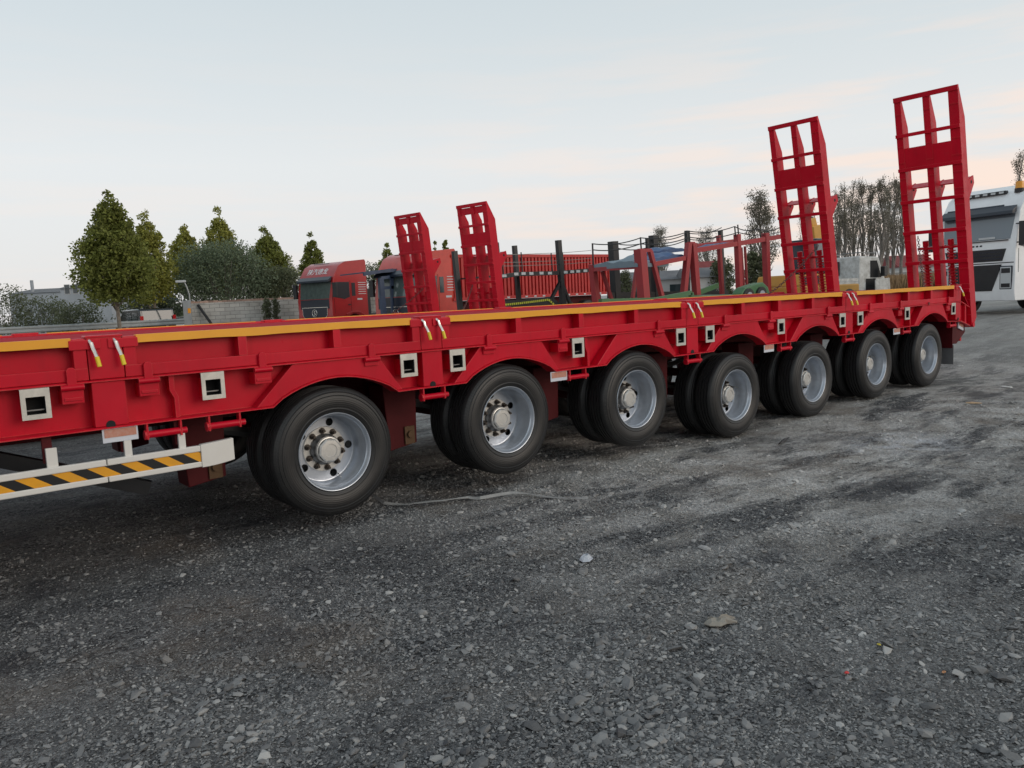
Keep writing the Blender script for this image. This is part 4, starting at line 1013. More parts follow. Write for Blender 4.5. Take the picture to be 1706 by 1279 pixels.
# ------------------------------------------------------------------ lorries
def wheel_at(parent, x, y, z, left, s=1.0, dual=False):
    o = link('wheel', me_rim, parent); o.location = (x, y, z); o.scale = (s, s, s)
    o.rotation_euler = (0, 0, math.pi if left else 0)
    link('tyre', me_tyre, o)
    for me in HUBS[:3]: link(me.name.split('.')[0], me, o)
    if dual: q = link('inner_tyre', me_tyre, o); q.location = (0, 0.325, 0)
def tractor(name, label, pos, heading, body, style):
    hi = style == 'white'; WB, WT_ = (2.24, 2.97) if hi else (1.97, 2.78)
    t = thing(name, label, 'truck', pos, heading)
    def P3(m, poly, y0, y1): return m.prism(poly, y0, y1)
    arch = [(-1.4+0.64*math.cos(a), 0.56+0.64*math.sin(a)) for a in [R(g) for g in range(0, 181, 15)]]
    prof = [(-0.02, 0.42), (0.03, 0.75), (0.0, 1.25), (0.0, 1.93), (-0.15, 2.83), (-0.19, 3.07) if hi else (-0.19, 3.0), (-0.52, 3.58) if hi else (-0.55, 3.52), (-0.95, 3.86) if hi else (-0.95, 3.72), (-2.25, 3.98) if hi else (-2.25, 3.84), (-2.32, 3.75), (-2.32, 1.10), (-2.06, 1.02)] + arch[::-1][0:0] + [(-2.05, 0.62)] + arch[::-1][1:-1] + [(-0.75, 0.60), (-0.70, 0.42)]
    P3(MB(), prof, -1.24, 1.24).build('cab', MT[body], t, smooth=30, bevel=0.07)
    def facade(m, z0, z1, y0, y1, off=0.012, th=0.02, y0t=None, y1t=None):
        def fx(z): return 0.0 if z < 1.93 else -(z-1.93)*0.1667
        y0t = y0 if y0t is None else y0t; y1t = y1 if y1t is None else y1t
        vs = [(fx(z0)+o_, y, z0) for o_ in (off, off-th) for y in (y0, y1)]+[(fx(z1)+o_, y, z1) for o_ in (off, off-th) for y in (y0t, y1t)]
        return m.add(vs, [(0,1,5,4), (2,6,7,3), (0,4,6,2), (1,3,7,5), (0,2,3,1), (4,5,7,6)])
    facade(MB(), WB, WT_, -1.05, 1.05, y0t=-1.12, y1t=1.12).build('windscreen', MT['glass_blue'] if style == 'white' else MT['glass_red'], t, bevel=0.01)
    vz = WT_-2.78; vx = -vz*0.1667; v = MB(); v.prism([(-0.10+vx, 2.80+vz), (0.10+vx, 2.76+vz), (0.08+vx, 2.86+vz), (-0.16+vx, 3.03+vz)], -1.16, 1.16); v.build('sun_visor', MT['navy'], t, bevel=0.015)
    for s in (1, -1):
        ys = sorted((s*1.241, s*1.256))
        w_ = MB().prism([(-0.22, 2.02), (-0.80, 1.92), (-1.14, 2.02), (-1.14, 2.74), (-0.30, 2.74)], ys[0], ys[1]).build('door_window', MT['glass'], t, bevel=0.008)
        MB().prism([(-1.28, 2.06), (-1.52, 2.06), (-1.52, 2.70), (-1.28, 2.70)], ys[0], ys[1]).build('quarter_window', MT['glass'], t, bevel=0.008)
        ys2 = sorted((s*1.241, s*1.246))
        d_ = MB(); d_.box(-1.215, -1.20, *ys2, 1.25, 2.8); d_.box(-0.155, -0.14, *ys2, 1.25, 1.95); d_.build('door_gap', MT['black'], t)
        MB().box(-1.15, -1.0, *sorted((s*1.246, s*1.275)), 1.62, 1.67).build('door_handle', MT['blackpaint'], t, bevel=0.008)
        mr = MB(); mr.box(-0.12, 0.0, *sorted((s*1.32, s*1.56)), 2.02, 2.72); mr.cyl((-0.06, s*1.2, 2.66), (-0.06, s*1.4, 2.66), 0.02, 8); mr.cyl((-0.06, s*1.2, 2.12), (-0.06, s*1.4, 2.12), 0.02, 8)
        mr.build('mirror', MT['blackpaint'], t, bevel=0.02)
        z0h, z1h = (0.78, 1.42) if hi else (0.62, 0.95)
        MB().box(-0.02, 0.034, *sorted((s*0.80, s*1.17)), z0h-.03, z1h+.03).build('headlight_frame', MT['navy'], t, bevel=0.02)
        h = MB().box(-0.02, 0.042, *sorted((s*0.82, s*1.15)), z0h, z1h).build('headlight', MT['lens'], t, bevel=0.02)
        for f0, f1 in ((0.06, 0.24), (0.72, 0.94)): MB().box(0.0425, 0.05, *sorted((s*0.86, s*1.12)), z0h+(z1h-z0h)*f0, z0h+(z1h-z0h)*f1).build('lamp_strip', MT['blackpaint'], h)
        fd = MB(); fd.prism([(-2.07+0.0, 0.66), (-2.17, 0.66), (-1.98, 1.2), (-1.6, 1.32), (-1.2, 1.32), (-0.85, 1.22), (-0.85, 1.14), (-1.2, 1.24), (-1.6, 1.24), (-1.92, 1.12)], *sorted((s*1.02, s*1.285)))
        fd.build('fender', MT[body], t, bevel=0.015)
        wheel_at(t, -1.4, s*1.23, 0.5, s > 0); wheel_at(t, -4.55, s*1.23, 0.5, s > 0, dual=True); wheel_at(t, -5.9, s*1.23, 0.5, s > 0, dual=True)
        MB().box(-3.75, -2.6, *sorted((s*0.62, s*1.15)), 0.45, 1.0).build('fuel_tank', MT['steel'], t, bevel=0.06)
        st = MB(); st.box(-6.6, -0.4, *sorted((s*0.36, s*0.44)), 0.78, 1.04); st.build('chassis_rail', MT['blackpaint'], t)
        mg = MB(); pts = [(-5.22+1.32*math.cos(a)*1.0, 0.55+0.62*math.sin(a)) for a in [R(g) for g in range(10, 171, 20)]]
        pts2 = [(x*1.0, z-0.03) for x, z in pts]; mg.prism(pts+pts2[::-1], *sorted((s*0.66, s*1.24))); mg.build('mudguard', MT['blackpaint'], t)
    MB().box(-5.7, -4.7, -0.45, 0.45, 1.045, 1.18).build('fifth_wheel', MT['blackpaint'], t, bevel=0.03)
    MB().box(-2.75, -2.38, -1.0, 1.0, 1.0, 2.4).build('air_stack', MT['blackpaint'], t, bevel=0.03)
    if style == 'white':
        facade(MB(), 1.60, 1.96, -0.86, 0.86, y0t=-0.97, y1t=0.97).build('grille', MT['blackpaint'], t)
        for k in range(3): facade(MB(), 1.66+k*0.1, 1.69+k*0.1, -0.85, 0.85, 0.02, 0.012).build('grille_slat', MT['navy'], t)
        facade(MB(), 0.72, 1.50, -0.58, 0.58, y0t=-0.84, y1t=0.84, off=0.04, th=0.06).build('lower_grille', MT['blackpaint'], t)
        facade(MB(), 1.535, 1.56, -1.2, 1.2, 0.006).build('panel_gap', MT['black'], t)
        for y in (-0.18, -0.06, 0.06, 0.18): facade(MB(), 2.06, 2.11, y-0.035, y+0.035, 0.008).build('badge', MT['blackpaint'], t)
        MB().box(-0.04, 0.0, -1.0, 1.0, 2.20, 2.225).build('wiper', MT['blackpaint'], t)
        nb = MB(); nb.prism([(-0.205, 3.12), (-0.215, 3.12), (-0.30, 3.27), (-0.29, 3.27)], -1.1, 0.7); nb.build('dark_band', MT['navy'], t)
        lb = MB(); lb.box(-0.60, -0.46, -0.62, 0.62, 3.60, 3.70); b_ = lb.build('light_bar', MT['blackpaint'], t, bevel=0.01)
        for y in (-0.5, -0.25, 0.0, 0.25, 0.5): MB().box(-0.461, -0.45, y-0.07, y+0.07, 3.62, 3.68).build('spot_lamp', MT['lens'], b_)
        for y in (-0.95, 0.95):
            q = MB(); q.cyl((-0.6, y, 3.60), (-0.6, y, 3.72), 0.13, 16); o = q.build('beacon_base', MT['blackpaint'], t, smooth=30)
            bb = MB(); bb.cyl((-0.6, y, 3.72), (-0.6, y, 3.92), 0.118, 18, 0.105); bb.build('beacon', MT['amber'], o, smooth=30)
        dsh = MB(); dsh.box(-0.05, -0.03, 0.1, 0.6, 2.27, 2.33); dsh.build('dashboard_papers', MT['lens'], t)
    else:
        facade(MB(), 1.50, 1.95, -1.04, 1.04, 0.010, 0.02).build('front_panel', MT['navy'], t)
        g = MB(); poly = [(-0.62, 0.98), (0.62, 0.98), (0.86, 1.20), (0.88, 1.56), (-0.88, 1.56), (-0.86, 1.20)]
        def yz(m, poly, x0, x1):
            n = len(poly); m.add([(x0, a, b) for a, b in poly]+[(x1, a, b) for a, b in poly], [tuple(range(n)), tuple(range(2*n-1, n-1, -1))]+[((i+1) % n, i, i+n, (i+1) % n+n) for i in range(n)]); return m
        yz(MB(), [(a*1.04, 1.27+(b-1.27)*1.08) for a, b in poly], 0.0, 0.03).build('grille_surround', MT['chrome'], t)
        yz(MB(), poly, 0.0, 0.042).build('grille', MT['navy'], t)
        yz(MB(), [(-1.0, 0.45), (1.0, 0.45), (0.9, 0.82), (-0.9, 0.82)], 0.02, 0.06).build('lower_grille', MT['blackpaint'], t)
        rg = MB()
        ring = [(0.05, 0.17*math.cos(2*math.pi*k/28), 1.30+0.17*math.sin(2*math.pi*k/28)) for k in range(29)]
        rg.tube(ring, 0.014, 6); em = rg.build('emblem', MT['chrome'], t, smooth=True)
        text_mesh('emblem_letter', 'S', 0.30, MT['chrome'], em, Matrix.Translation((0.046, 0, 1.29)) @ Matrix(((0,0,1,0),(1,0,0,0),(0,1,0,0),(0,0,0,1))), 0.006)
        if style == 'lettered':
            # lettering on the slope of the roof front
            ang = math.atan2(0.52, 0.36)
            mt_ = Matrix.Translation((-0.365, 0.0, 3.272)) @ Matrix.Rotation(0, 4, 'X')
            ux = Vector((0, 1, 0)); uy = Vector((-0.36, 0, 0.52)).normalized(); uz = ux.cross(uy)
            mm = Matrix(((ux.x, uy.x, uz.x, -0.37+uz.x*0.012), (ux.y, uy.y, uz.y, -0.05), (ux.z, uy.z, uz.z, 3.26+uz.z*0.012), (0, 0, 0, 1)))
            text_mesh('roof_lettering', '陕汽德龙', 0.37, MT['truck_white'], t, mm, 0.004)
        for s in (1, -1):
            for k in range(6): MB().box(-2.22, -1.72, *sorted((s*1.241, s*1.252)), 2.14+k*0.11, 2.17+k*0.11).build('side_louvre', MT['lens'], t)
            MB().box(-1.95, -1.62, *sorted((s*1.241, s*1.246)), 1.86, 1.94).build('side_badge', MT['lens'], t)
        MB().cyl((-0.6, 0.55, 3.66), (-0.6, -0.55, 3.66), 0.02, 8).build('roof_rail', MT['steel'], t)
    return t
def heading(nx, ny): return math.atan2(ny, nx)
# front face centres are placed by column and depth
def place(px, d): p = foot(px, d); return p
tractor('tractor_unit', 'white high-roof tractor unit with two amber beacons and a roof light bar', place(1622, 24.2), heading(-0.973, 0.231), 'truck_white', 'white')
tractor('tractor_unit', 'dark red tractor unit with white lettering over its visor, by the block wall', place(529, 38), heading(-0.966, -0.259), 'truck_red', 'lettered')
tractor('tractor_unit', 'bright red tractor unit behind the short raised ramps', place(664, 31.5), heading(-0.966, -0.20), 'truck_coral', 'plain')

# dark van and white saloon by the wall
def car(name, label, pos, hd, bodym, prof, glassm, wl, width, wr, rear):
    t = thing(name, label, 'van' if 'van' in name else 'car', pos, hd)
    MB().prism(prof, -width/2, width/2).build('body', MT[bodym], t, smooth=30, bevel=0.06)
    for s in (1, -1):
        for x0, x1, z0, z1, dx in wl: MB().prism([(x0, z0), (x1, z0), (x1-dx, z1), (x0+dx, z1)], *sorted((s*(width/2+0.002), s*(width/2+0.012)))).build('side_window', MT[glassm], t)
        for x in wr:
            m = MB(); m.cyl((x, s*(width/2-0.18), 0.33), (x, s*(width/2+0.01), 0.33), 0.33, 20); q = m.build('wheel', MT['tyre'], t, smooth=30); MB().cyl((x, s*(width/2+0.01), 0.33), (x, s*(width/2+0.02), 0.33), 0.2, 16).build('rim', MT['rim'], q)
        MB().box(rear[0]-0.012, rear[0]+0.03, *sorted((s*(width/2-0.16), s*(width/2+0.014))), rear[1], rear[2]).build('tail_light', mat('tail_red', (0.5, 0.01, 0.012), 0.2), t, bevel=0.01)
    x0, z0, x1, z1 = rear[3]
    MB().add([(x0-.012, -width/2+.12, z0), (x0-.012, width/2-.12, z0), (x1-.012, width/2-.16, z1), (x1-.012, -width/2+.16, z1), (x0+.01, -width/2+.12, z0), (x0+.01, width/2-.12, z0), (x1+.01, width/2-.16, z1), (x1+.01, -width/2+.16, z1)], [(0,1,2,3), (7,6,5,4), (0,3,7,4), (1,5,6,2), (0,4,5,1), (3,2,6,7)]).build('rear_window', MT['glass'], t)
    MB().box(rear[0]-0.02, rear[0]-0.0, -0.25, 0.25, rear[1]-0.25, rear[1]-0.12).build('number_plate', MT['lens'], t)
    return t
MT['van_black'] = mat('van_black', (0.012, 0.015, 0.02), 0.25, coat=0.5); MT['van_grey'] = mat('van_grey', (0.16, 0.17, 0.19), 0.35, coat=0.3)
vp = [(0, 0.3), (0, 1.0), (0.05, 1.15), (0.22, 1.88), (0.4, 1.95), (3.3, 1.93), (4.1, 1.2), (4.95, 0.98), (5.0, 0.3)]
vr = (0.0, 1.0, 1.55, (0.05, 1.2, 0.2, 1.82))
HB = heading(math.sin(YAW-0.30), math.cos(YAW-0.30))
car('parked_van', 'black van with red tail light parked beside the guardrail', foot(268, 43.0), HB+0.42, 'van_black', vp, 'glass', [(0.5, 1.5, 1.22, 1.75, .06), (1.6, 2.6, 1.22, 1.75, .06)], 1.85, (0.95, 3.95), vr)
car('parked_van', 'grey panel van behind the black van', foot(278, 50.0), HB-0.95, 'van_grey', vp, 'glass', [(0.5, 1.5, 1.22, 1.75, .06), (2.6, 3.3, 1.22, 1.75, .06)], 1.9, (0.95, 3.95), vr)
cp_ = [(0, 0.28), (0, 0.85), (0.08, 0.98), (0.5, 1.02), (1.1, 1.42), (2.4, 1.45), (3.3, 1.0), (4.4, 0.86), (4.55, 0.28)]
car('parked_car', 'white saloon car seen from behind beside the wall pillar', foot(305, 45.0), HB+0.35, 'truck_white', cp_, 'glass', [(0.95, 1.65, 1.0, 1.36, .2), (1.7, 2.6, 1.0, 1.36, .12)], 1.8, (0.9, 3.6), (0.0, 0.74, 0.86, (0.55, 1.04, 1.05, 1.38)))
# ------------------------------------------------------------------ car carriers, box trailer, machines
def frame_bar(m, Y, pts, wd, th=None):
    """bars along a chain of points measured on the vertical plane y = Y, given real width and depth"""
    P_ = [Vector(onY(a, b, Y)) for a, b in pts]
    for a, b in zip(P_[:-1], P_[1:]):
        if abs((b-a).normalized().z) < 0.5: m.beam(a, b, wd, th or wd, up=(0, 1, 0))
        else: m.beam(a, b, th or wd, wd, up=(1, 0, 0))
    return m
def local(t):   # shift world built meshes under a root that stands elsewhere
    for o in list(t.children):
        o.data.transform(Matrix.Translation(-Vector(t.location)))
        for q in o.children: q.data.transform(Matrix.Translation(-Vector(t.location)))
def base_on(Y, px):
    p = onY(px, 520, Y); return Vector((p[0], Y, float(ground_h(p[0], Y))))
# black car carrier
YB = 15.0
t = thing('car_carrier', 'black two-deck car carrier frame with posts and yellow chequered tape', 'car carrier', base_on(YB, 835))
for a, b, wd, Yp in (((857, 409), (866, 520), .15, YB+2.3), ((930, 400), (939, 525), .17, YB), ((757, 418), (768, 525), .16, YB+2.3), ((826, 404), (836, 520), .15, YB)):
    frame_bar(MB(), Yp, [a, b], wd).build('post', MT['blackpaint'], t)
frame_bar(MB(), YB, [(833, 461), (862, 456.5), (930, 454.5), (988, 449.5)], 0.14, 0.1).build('deck_rail', MT['blackpaint'], t)
frame_bar(MB(), YB, [(790, 512), (866, 510), (916, 504), (930, 517), (1000, 512)], 0.42, 0.12).build('chassis', MT['blackpaint'], t)
p0, p1, p2 = onY(862, 455.5, YB), onY(930, 454, YB), onY(988, 449, YB)
MB().add([(p[0], YB+yy, p[2]+zz) for p in (onY(833, 460, YB), p1, p2) for yy, zz in ((0.06, .0), (2.25, .0), (2.25, .05), (0.06, .05))], [(0,1,5,4), (1,2,6,5), (2,3,7,6), (3,0,4,7), (4,5,9,8), (5,6,10,9), (6,7,11,10), (7,4,8,11), (0,3,2,1), (8,9,10,11)]).build('upper_deck', MT['blackpaint'], t)
for px, py in ((838, 459.5), (858, 456.5), (870, 455.5), (883, 455.5), (900, 455), (914, 455), (940, 453.5), (951, 452.5), (961, 452), (973, 451)):
    q = onY(px, py, YB); MB().box(q[0]-.09, q[0]+.09, YB-.075, YB-.055, q[2]-.045, q[2]+.045).build('marker_lamp', MT['lens'], t)
for (a, b) in (((933, 470), (915, 504)), ((936, 470), (952, 512))):
    frame_bar(MB(), YB-0.0, [a, b], 0.10).build('brace', MT['blackpaint'], t)
tp = [(835, 508), (866, 505), (914, 499), (927, 511)]
for (a, b) in zip(tp[:-1], tp[1:]):
    n_ = max(3, int(abs(b[0]-a[0])/3.2))
    for k in range(n_):
        u0, u1 = k/n_, (k+0.62)/n_
        A = onY(a[0]+(b[0]-a[0])*u0, a[1]+(b[1]-a[1])*u0, YB-.08); B = onY(a[0]+(b[0]-a[0])*u1, a[1]+(b[1]-a[1])*u1, YB-.08)
        MB().beam(A, B, 0.02, 0.07, up=(0, 0, 1)).build('chequer_tape', MT['tape_y'], t)
for px, py in ((836, 422), (868, 420), (918, 421), (937, 420)):
    a, b = onY(px, py, YB), onY(px+3, 458, YB); MB().cyl(a, b, 0.022, 6).build('stanchion', MT['blackpaint'], t)
for z in (424, 437, 443): frame_bar(MB(), YB, [(836, z), (868, z-0.5), (918, z-2.5), (937, z-3), (985, z-7)], 0.018).build('wire', MT['steel'], t)
local(t)
# red corrugated box trailer behind it
YX = 21.0
t = thing('box_trailer', 'red corrugated high-sided semi-trailer behind the black car carrier', 'trailer', base_on(YX, 760))
A, B = onY(752, 430, YX), onY(1016, 421, YX); zt0, zt1 = A[2], B[2]; zb0, zb1 = onY(752, 503, YX)[2], onY(1016, 487, YX)[2]
x0, x1 = A[0], B[0]; zt = (zt0+zt1)/2; zb = (zb0+zb1)/2
MB().box(x0, x1, YX+.04, YX+2.5, zb, zt).build('box_wall', MT['box_red'], t)
n_ = 46
for k in range(n_):
    xx = x0+(x1-x0)*(k+0.5)/n_; MB().prism([(xx-.055, zb+.1), (xx+.055, zb+.1), (xx+.055, zt-.1), (xx-.055, zt-.1)], YX-.03, YX+.039).build('rib', MT['box_red'], t)
MB().box(x0-.03, x1+.03, YX-.05, YX+2.53, zt-.09, zt+.04).build('top_rail', MT['box_red'], t); MB().box(x0-.03, x1+.03, YX-.05, YX+2.53, zb-.02, zb+.11).build('bottom_rail', MT['box_red'], t)
for k in range(18):
    xx = x0+.3+k*(x1-x0-.6)/17; MB().box(xx-.07, xx+.07, YX-.062, YX-.051, zb+.01, zb+.07).build('reflector', MT['lens'], t)
MB().box(x0+.3, x1-.3, YX+.4, YX+2.1, zb-.5, zb-.03).build('chassis', MT['red_dark'], t)
gX = float(ground_h((x0+x1)/2+2, YX))
local(t)
for k in range(3):
    for s_, yy in ((False, YX+.02), (True, YX+2.48)): wheel_at(t, onY(948, 505, YX)[0]+k*1.3-t.location.x, yy-t.location.y, gX+.5-t.location.z, s_, dual=True)
# red car carrier frame with tarpaulins
YC = 10.0
t = thing('car_carrier', 'red car carrier frame with tall posts, blue tarpaulins and sagging hand lines', 'car carrier', base_on(YC, 1000))
YF = YC+2.3
for a, b, wd, Yp in (((987, 440), (995, 515), .20, YF), ((1066, 415), (1074, 512), .27, YC), ((1147, 405), (1138, 500), .17, YC), ((1154, 405), (1162, 510), .2, YC), ((1228, 390), (1233, 505), .18, YC), ((1275, 388), (1279, 495), .2, YC), ((1235, 412), (1240, 490), .08, YF), ((1241, 410), (1245, 488), .08, YF), ((1197, 392), (1203, 490), .14, YF)):
    frame_bar(MB(), Yp, [a, b], wd).build('post', MT['carrier_red'], t, bevel=0.01)
for pts, wd, Yp in (([(1064, 417), (1084, 417)], .1, YC), ([(1083, 418), (1104, 498)], .12, YC), ([(1003, 451), (1020, 502)], .1, YF), ([(1061, 444), (1054, 496)], .1, YF), ([(1088, 440), (1140, 430)], .13, YC), ([(1147, 406), (1156, 406)], .12, YC), ([(1158, 417), (1224, 406.5), (1273, 398.5), (1306, 393)], .15, YC), ([(1160, 409), (1222, 401)], .12, YF)):
    frame_bar(MB(), Yp, pts, wd).build('frame_rail', MT['carrier_red'], t)
frame_bar(MB(), YC, [(1000, 508), (1160, 500), (1290, 492)], 0.22, 0.1).build('chassis', MT['carrier_red'], t)
MB().beam(onY(987, 449, YF), onY(1066, 444, YC), 0.1, 0.12).build('cross_beam', MT['carrier_red'], t)
# tarpaulins drawn over the upper deck, sagging between the two sides
for k, (a, b, Ya, Yb, mt_, hh, ln) in enumerate((((986, 446), (1062, 441), YF, YC, 'tarp_grey', .34, 1.4), ((1086, 434), (1142, 427), YC+.2, YC+.2, 'tarp', .22, .7), ((1086, 421), (1142, 415), YC+.9, YC+.9, 'tarp', .16, .8), ((1166, 414), (1222, 405), YF-.6, YF-.6, 'tarp', .1, .5), ((1238, 405), (1270, 400), YF-.6, YF-.6, 'tarp', .1, .5))):
    pa, pb = Vector(onY(*a, Ya)), Vector(onY(*b, Yb)); dd = Vector((1, 0, 0)) if abs(pb.y-pa.y) > 1 else Vector((0, 1, 0)); nx, ny = 18, 6; vs = []; fs = []
    for i in range(nx+1):
        for j in range(ny+1):
            u, v = i/nx, j/ny; e = (math.sin(math.pi*min(0.97, u*0.9+0.04))**0.8)*(0.55+0.45*math.sin(math.pi*v))
            vs.append(tuple(pa.lerp(pb, u)+dd*ln*v+Vector((0, 0, hh*e*(0.8+0.2*math.sin(9*u+5*v+k))+0.02*math.sin(23*u)))))
    for i in range(nx):
        for j in range(ny): fs.append((i*(ny+1)+j, (i+1)*(ny+1)+j, (i+1)*(ny+1)+j+1, i*(ny+1)+j+1))
    nb_ = len(vs); vs2 = [tuple(pa.lerp(pb, (q//(ny+1))/nx)+dd*ln*((q % (ny+1))/ny)+Vector((0, 0, -.06))) for q in range(nb_)]
    fs2 = [tuple(i+nb_ for i in f[::-1]) for f in fs]
    rim_ = [i*(ny+1) for i in range(nx+1)]+[nx*(ny+1)+j for j in range(1, ny+1)]+[i*(ny+1)+ny for i in range(nx-1, -1, -1)]+[j for j in range(ny-1, 0, -1)]
    side_ = [(rim_[i], rim_[(i+1) % len(rim_)], rim_[(i+1) % len(rim_)]+nb_, rim_[i]+nb_) for i in range(len(rim_))]
    MB().add(vs+vs2, fs+fs2+side_).build('tarpaulin', MT[mt_], t, smooth=50)
def cable(pts, sagpx, r=0.016, Y=YC, name='hand_line'):
    P_ = []
    for (a, b) in zip(pts[:-1], pts[1:]):
        for k in range(8):
            u = k/8; P_.append(onY(a[0]+(b[0]-a[0])*u, a[1]+(b[1]-a[1])*u+sagpx*4*u*(1-u), Y))
    P_.append(onY(*pts[-1], Y)); MB().tube(P_, r, 5).build(name, MT['blackpaint'], t)
stn = [(987, 405, 442), (1067, 395, 418), (1148, 384, 408), (1224, 377, 394), (1229, 374, 392)]
for px, a, b in stn: MB().cyl(onY(px, a, YC), onY(px+1.5, b, YC), 0.025, 6).build('stanchion', MT['blackpaint'], t)
cable([(987, 406), (1067, 396), (1148, 385), (1224, 377), (1262, 381), (1300, 378)], 5); cable([(987, 416), (1067, 406), (1148, 395), (1229, 387), (1300, 386)], 5)
local(t)
# the black post group of another carrier beyond the red one
YD = 13.2
t = thing('car_carrier', 'black lattice posts and hand lines of a carrier standing beyond the red one', 'car carrier', base_on(YD, 1030))
for a, b, wd in (((1021, 402), (1027, 505), .26), ((1078, 397), (1083, 505), .1), ((1088, 392), (1093, 505), .24), ((1144, 384), (1146, 505), .13), ((1200, 384), (1206, 500), .14)):
    frame_bar(MB(), YD, [a, b], wd).build('post', MT['blackpaint'], t)
frame_bar(MB(), YD, [(1015, 492), (1120, 490), (1210, 488)], 0.2).build('chassis', MT['blackpaint'], t)
cable([(1028, 406), (1088, 399), (1146, 388), (1202, 379)], 5, 0.018, YD); cable([(1028, 413), (1088, 409), (1146, 398), (1202, 390)], 5, 0.018, YD)
local(t)
# green carrier deck low behind the trailer
YG = 8.2
t = thing('car_carrier', 'low green car carrier deck with a ramp beam and small twin wheels', 'car carrier', base_on(YG, 1090))
for dy in (0.0,):
    o = frame_bar(MB(), YG, [(1070, 505), (1088, 500), (1151, 487.5), (1153, 500)], 0.12, 0.1).build('ramp_beam', MT['carrier_green'], t); o.data.transform(Matrix.Translation((0, dy, 0)))
    f = [(1233, 500), (1236, 488), (1242, 479), (1256, 474), (1272, 470), (1280, 478), (1284, 492), (1286, 500)]
    P_ = [onY(a, b, YG) for a, b in f]; o = MB().prism([(p[0], p[2]) for p in P_], YG, YG+0.35).build('fender', MT['carrier_green'], t, bevel=0.03); o.data.transform(Matrix.Translation((0, dy-(.35 if dy else 0), 0)))
    if dy == 0:
        for px, py in ((1246, 492), (1267, 489)):
            c = onY(px, py, YG); m = MB(); m.cyl((c[0], YG-.06, c[2]-.05), (c[0], YG+.18, c[2]-.05), .26, 20); q = m.build('wheel', MT['tyre'], t, smooth=30); MB().cyl((c[0], YG-.075, c[2]-.05), (c[0], YG-.055, c[2]-.05), .15, 16).build('rim', MT['rim'], q)
a, b, c, d_ = onY(1160, 496, YG+.1), onY(1236, 490, YG+.1), onY(1000, 506, YG+.1), onY(1160, 499, YG+.1)
MB().add([(a[0], YG+.1, a[2]), (b[0], YG+.1, b[2]), (b[0], YG+2.2, b[2]+.05), (a[0], YG+2.2, a[2]+.05)]+[(a[0], YG+.1, a[2]-.06), (b[0], YG+.1, b[2]-.06), (b[0], YG+2.2, b[2]-.01), (a[0], YG+2.2, a[2]-.01)], [(0,1,2,3), (7,6,5,4), (0,4,5,1), (1,5,6,2), (2,6,7,3), (3,7,4,0)]).build('deck', MT['carrier_green'], t)
a2, b2 = onY(1160, 495, YG+2.2), onY(1196, 474, YG+2.2)
frame_bar(MB(), YG+2.3, [(1162, 488), (1196, 475)], 0.16, 0.08).build('ramp_beam', MT['carrier_green'], t)
frame_bar(MB(), YG, [(1000, 508), (1150, 503), (1290, 496)], 0.3, 0.12).build('chassis', MT['carrier_green'], t)
local(t)
# blue loading frame beside the bright red tractor
YL = 22.0
t = thing('loading_frame', 'dark blue steel loading frame in front of the bright red tractor', 'frame', base_on(YL, 630))
for dy in (0,):
    for a, b, wd in (((634, 463), (640, 530), .18), ((652, 461), (655, 530), .12)):
        o = frame_bar(MB(), YL, [a, b], wd).build('post', MT['blueframe'], t); o.data.transform(Matrix.Translation((0, dy, 0)))
    for pts in ([(606, 457), (634, 452), (660, 450), (690, 449)], [(634, 480), (672, 477)], [(634, 463), (672, 459)]):
        o = frame_bar(MB(), YL, pts, 0.12).build('rail', MT['blueframe'], t); o.data.transform(Matrix.Translation((0, dy, 0)))
p, q = onY(606, 455, YL), onY(655, 449, YL)
MB().add([(p[0], YL, p[2]), (q[0], YL, q[2]), (q[0], YL+2, q[2]), (p[0], YL+2, p[2]), (p[0], YL, p[2]+.05), (q[0], YL, q[2]+.05), (q[0], YL+2, q[2]+.05), (p[0], YL+2, p[2]+.05)], [(3,2,1,0), (4,5,6,7), (0,1,5,4), (1,2,6,5), (2,3,7,6), (3,0,4,7)]).build('deck', MT['blueframe'], t)
local(t)
# yellow crane carrier
def crane():
    b = foot(1338, 28); t = thing('crane_truck', 'yellow crane truck with dark cab behind the tall raised ramp', 'crane', b, heading(-0.95, 0.1)+math.pi)
    MB().box(-1.35, 1.7, -1.1, 1.1, 0.35, 1.15).build('chassis', MT['plant_yellow'], t, bevel=0.05)
    MB().prism([(-1.35, 1.152), (0.4, 1.152), (0.4, 1.55), (-1.2, 1.55)], -1.0, 1.0).build('engine_cover', MT['plant_yellow'], t, bevel=0.05)
    MB().box(-1.3, -0.5, -1.02, -1.002, 1.2, 1.48).build('vent_panel', MT['blackpaint'], t)
    cb = MB().prism([(-0.75, 1.56), (0.45, 1.56), (0.45, 2.75), (-0.55, 2.75)], -0.95, 0.25).build('cab', MT['navy'], t, bevel=0.05)
    MB().box(-0.5, 0.3, -0.965, -0.953, 1.95, 2.62).build('cab_window', MT['glass_blue'], cb); MB().box(0.452, 0.462, -0.8, 0.1, 1.95, 2.62).build('cab_window', MT['glass_blue'], cb)
    MB().beam((1.35, 0.3, 1.2), (0.95, 0.3, 3.3), 0.42, 0.42, up=(1, 0, 0)).build('boom', MT['plant_yellow'], t, bevel=0.03)
    MB().beam((1.02, 0.3, 3.2), (0.88, 0.3, 3.55), 0.22, 0.3, up=(1, 0, 0)).build('boom_head', MT['plant_yellow'], t, bevel=0.03)
    MB().cyl((0.9, -0.05, 1.3), (0.85, -0.05, 2.6), 0.07, 10).build('ram', MT['steel'], t)
    for x in (-0.8, 1.1):
        for s in (False, True): wheel_at(t, x, 1.12 if s else -1.12, 0.5, s)
crane()
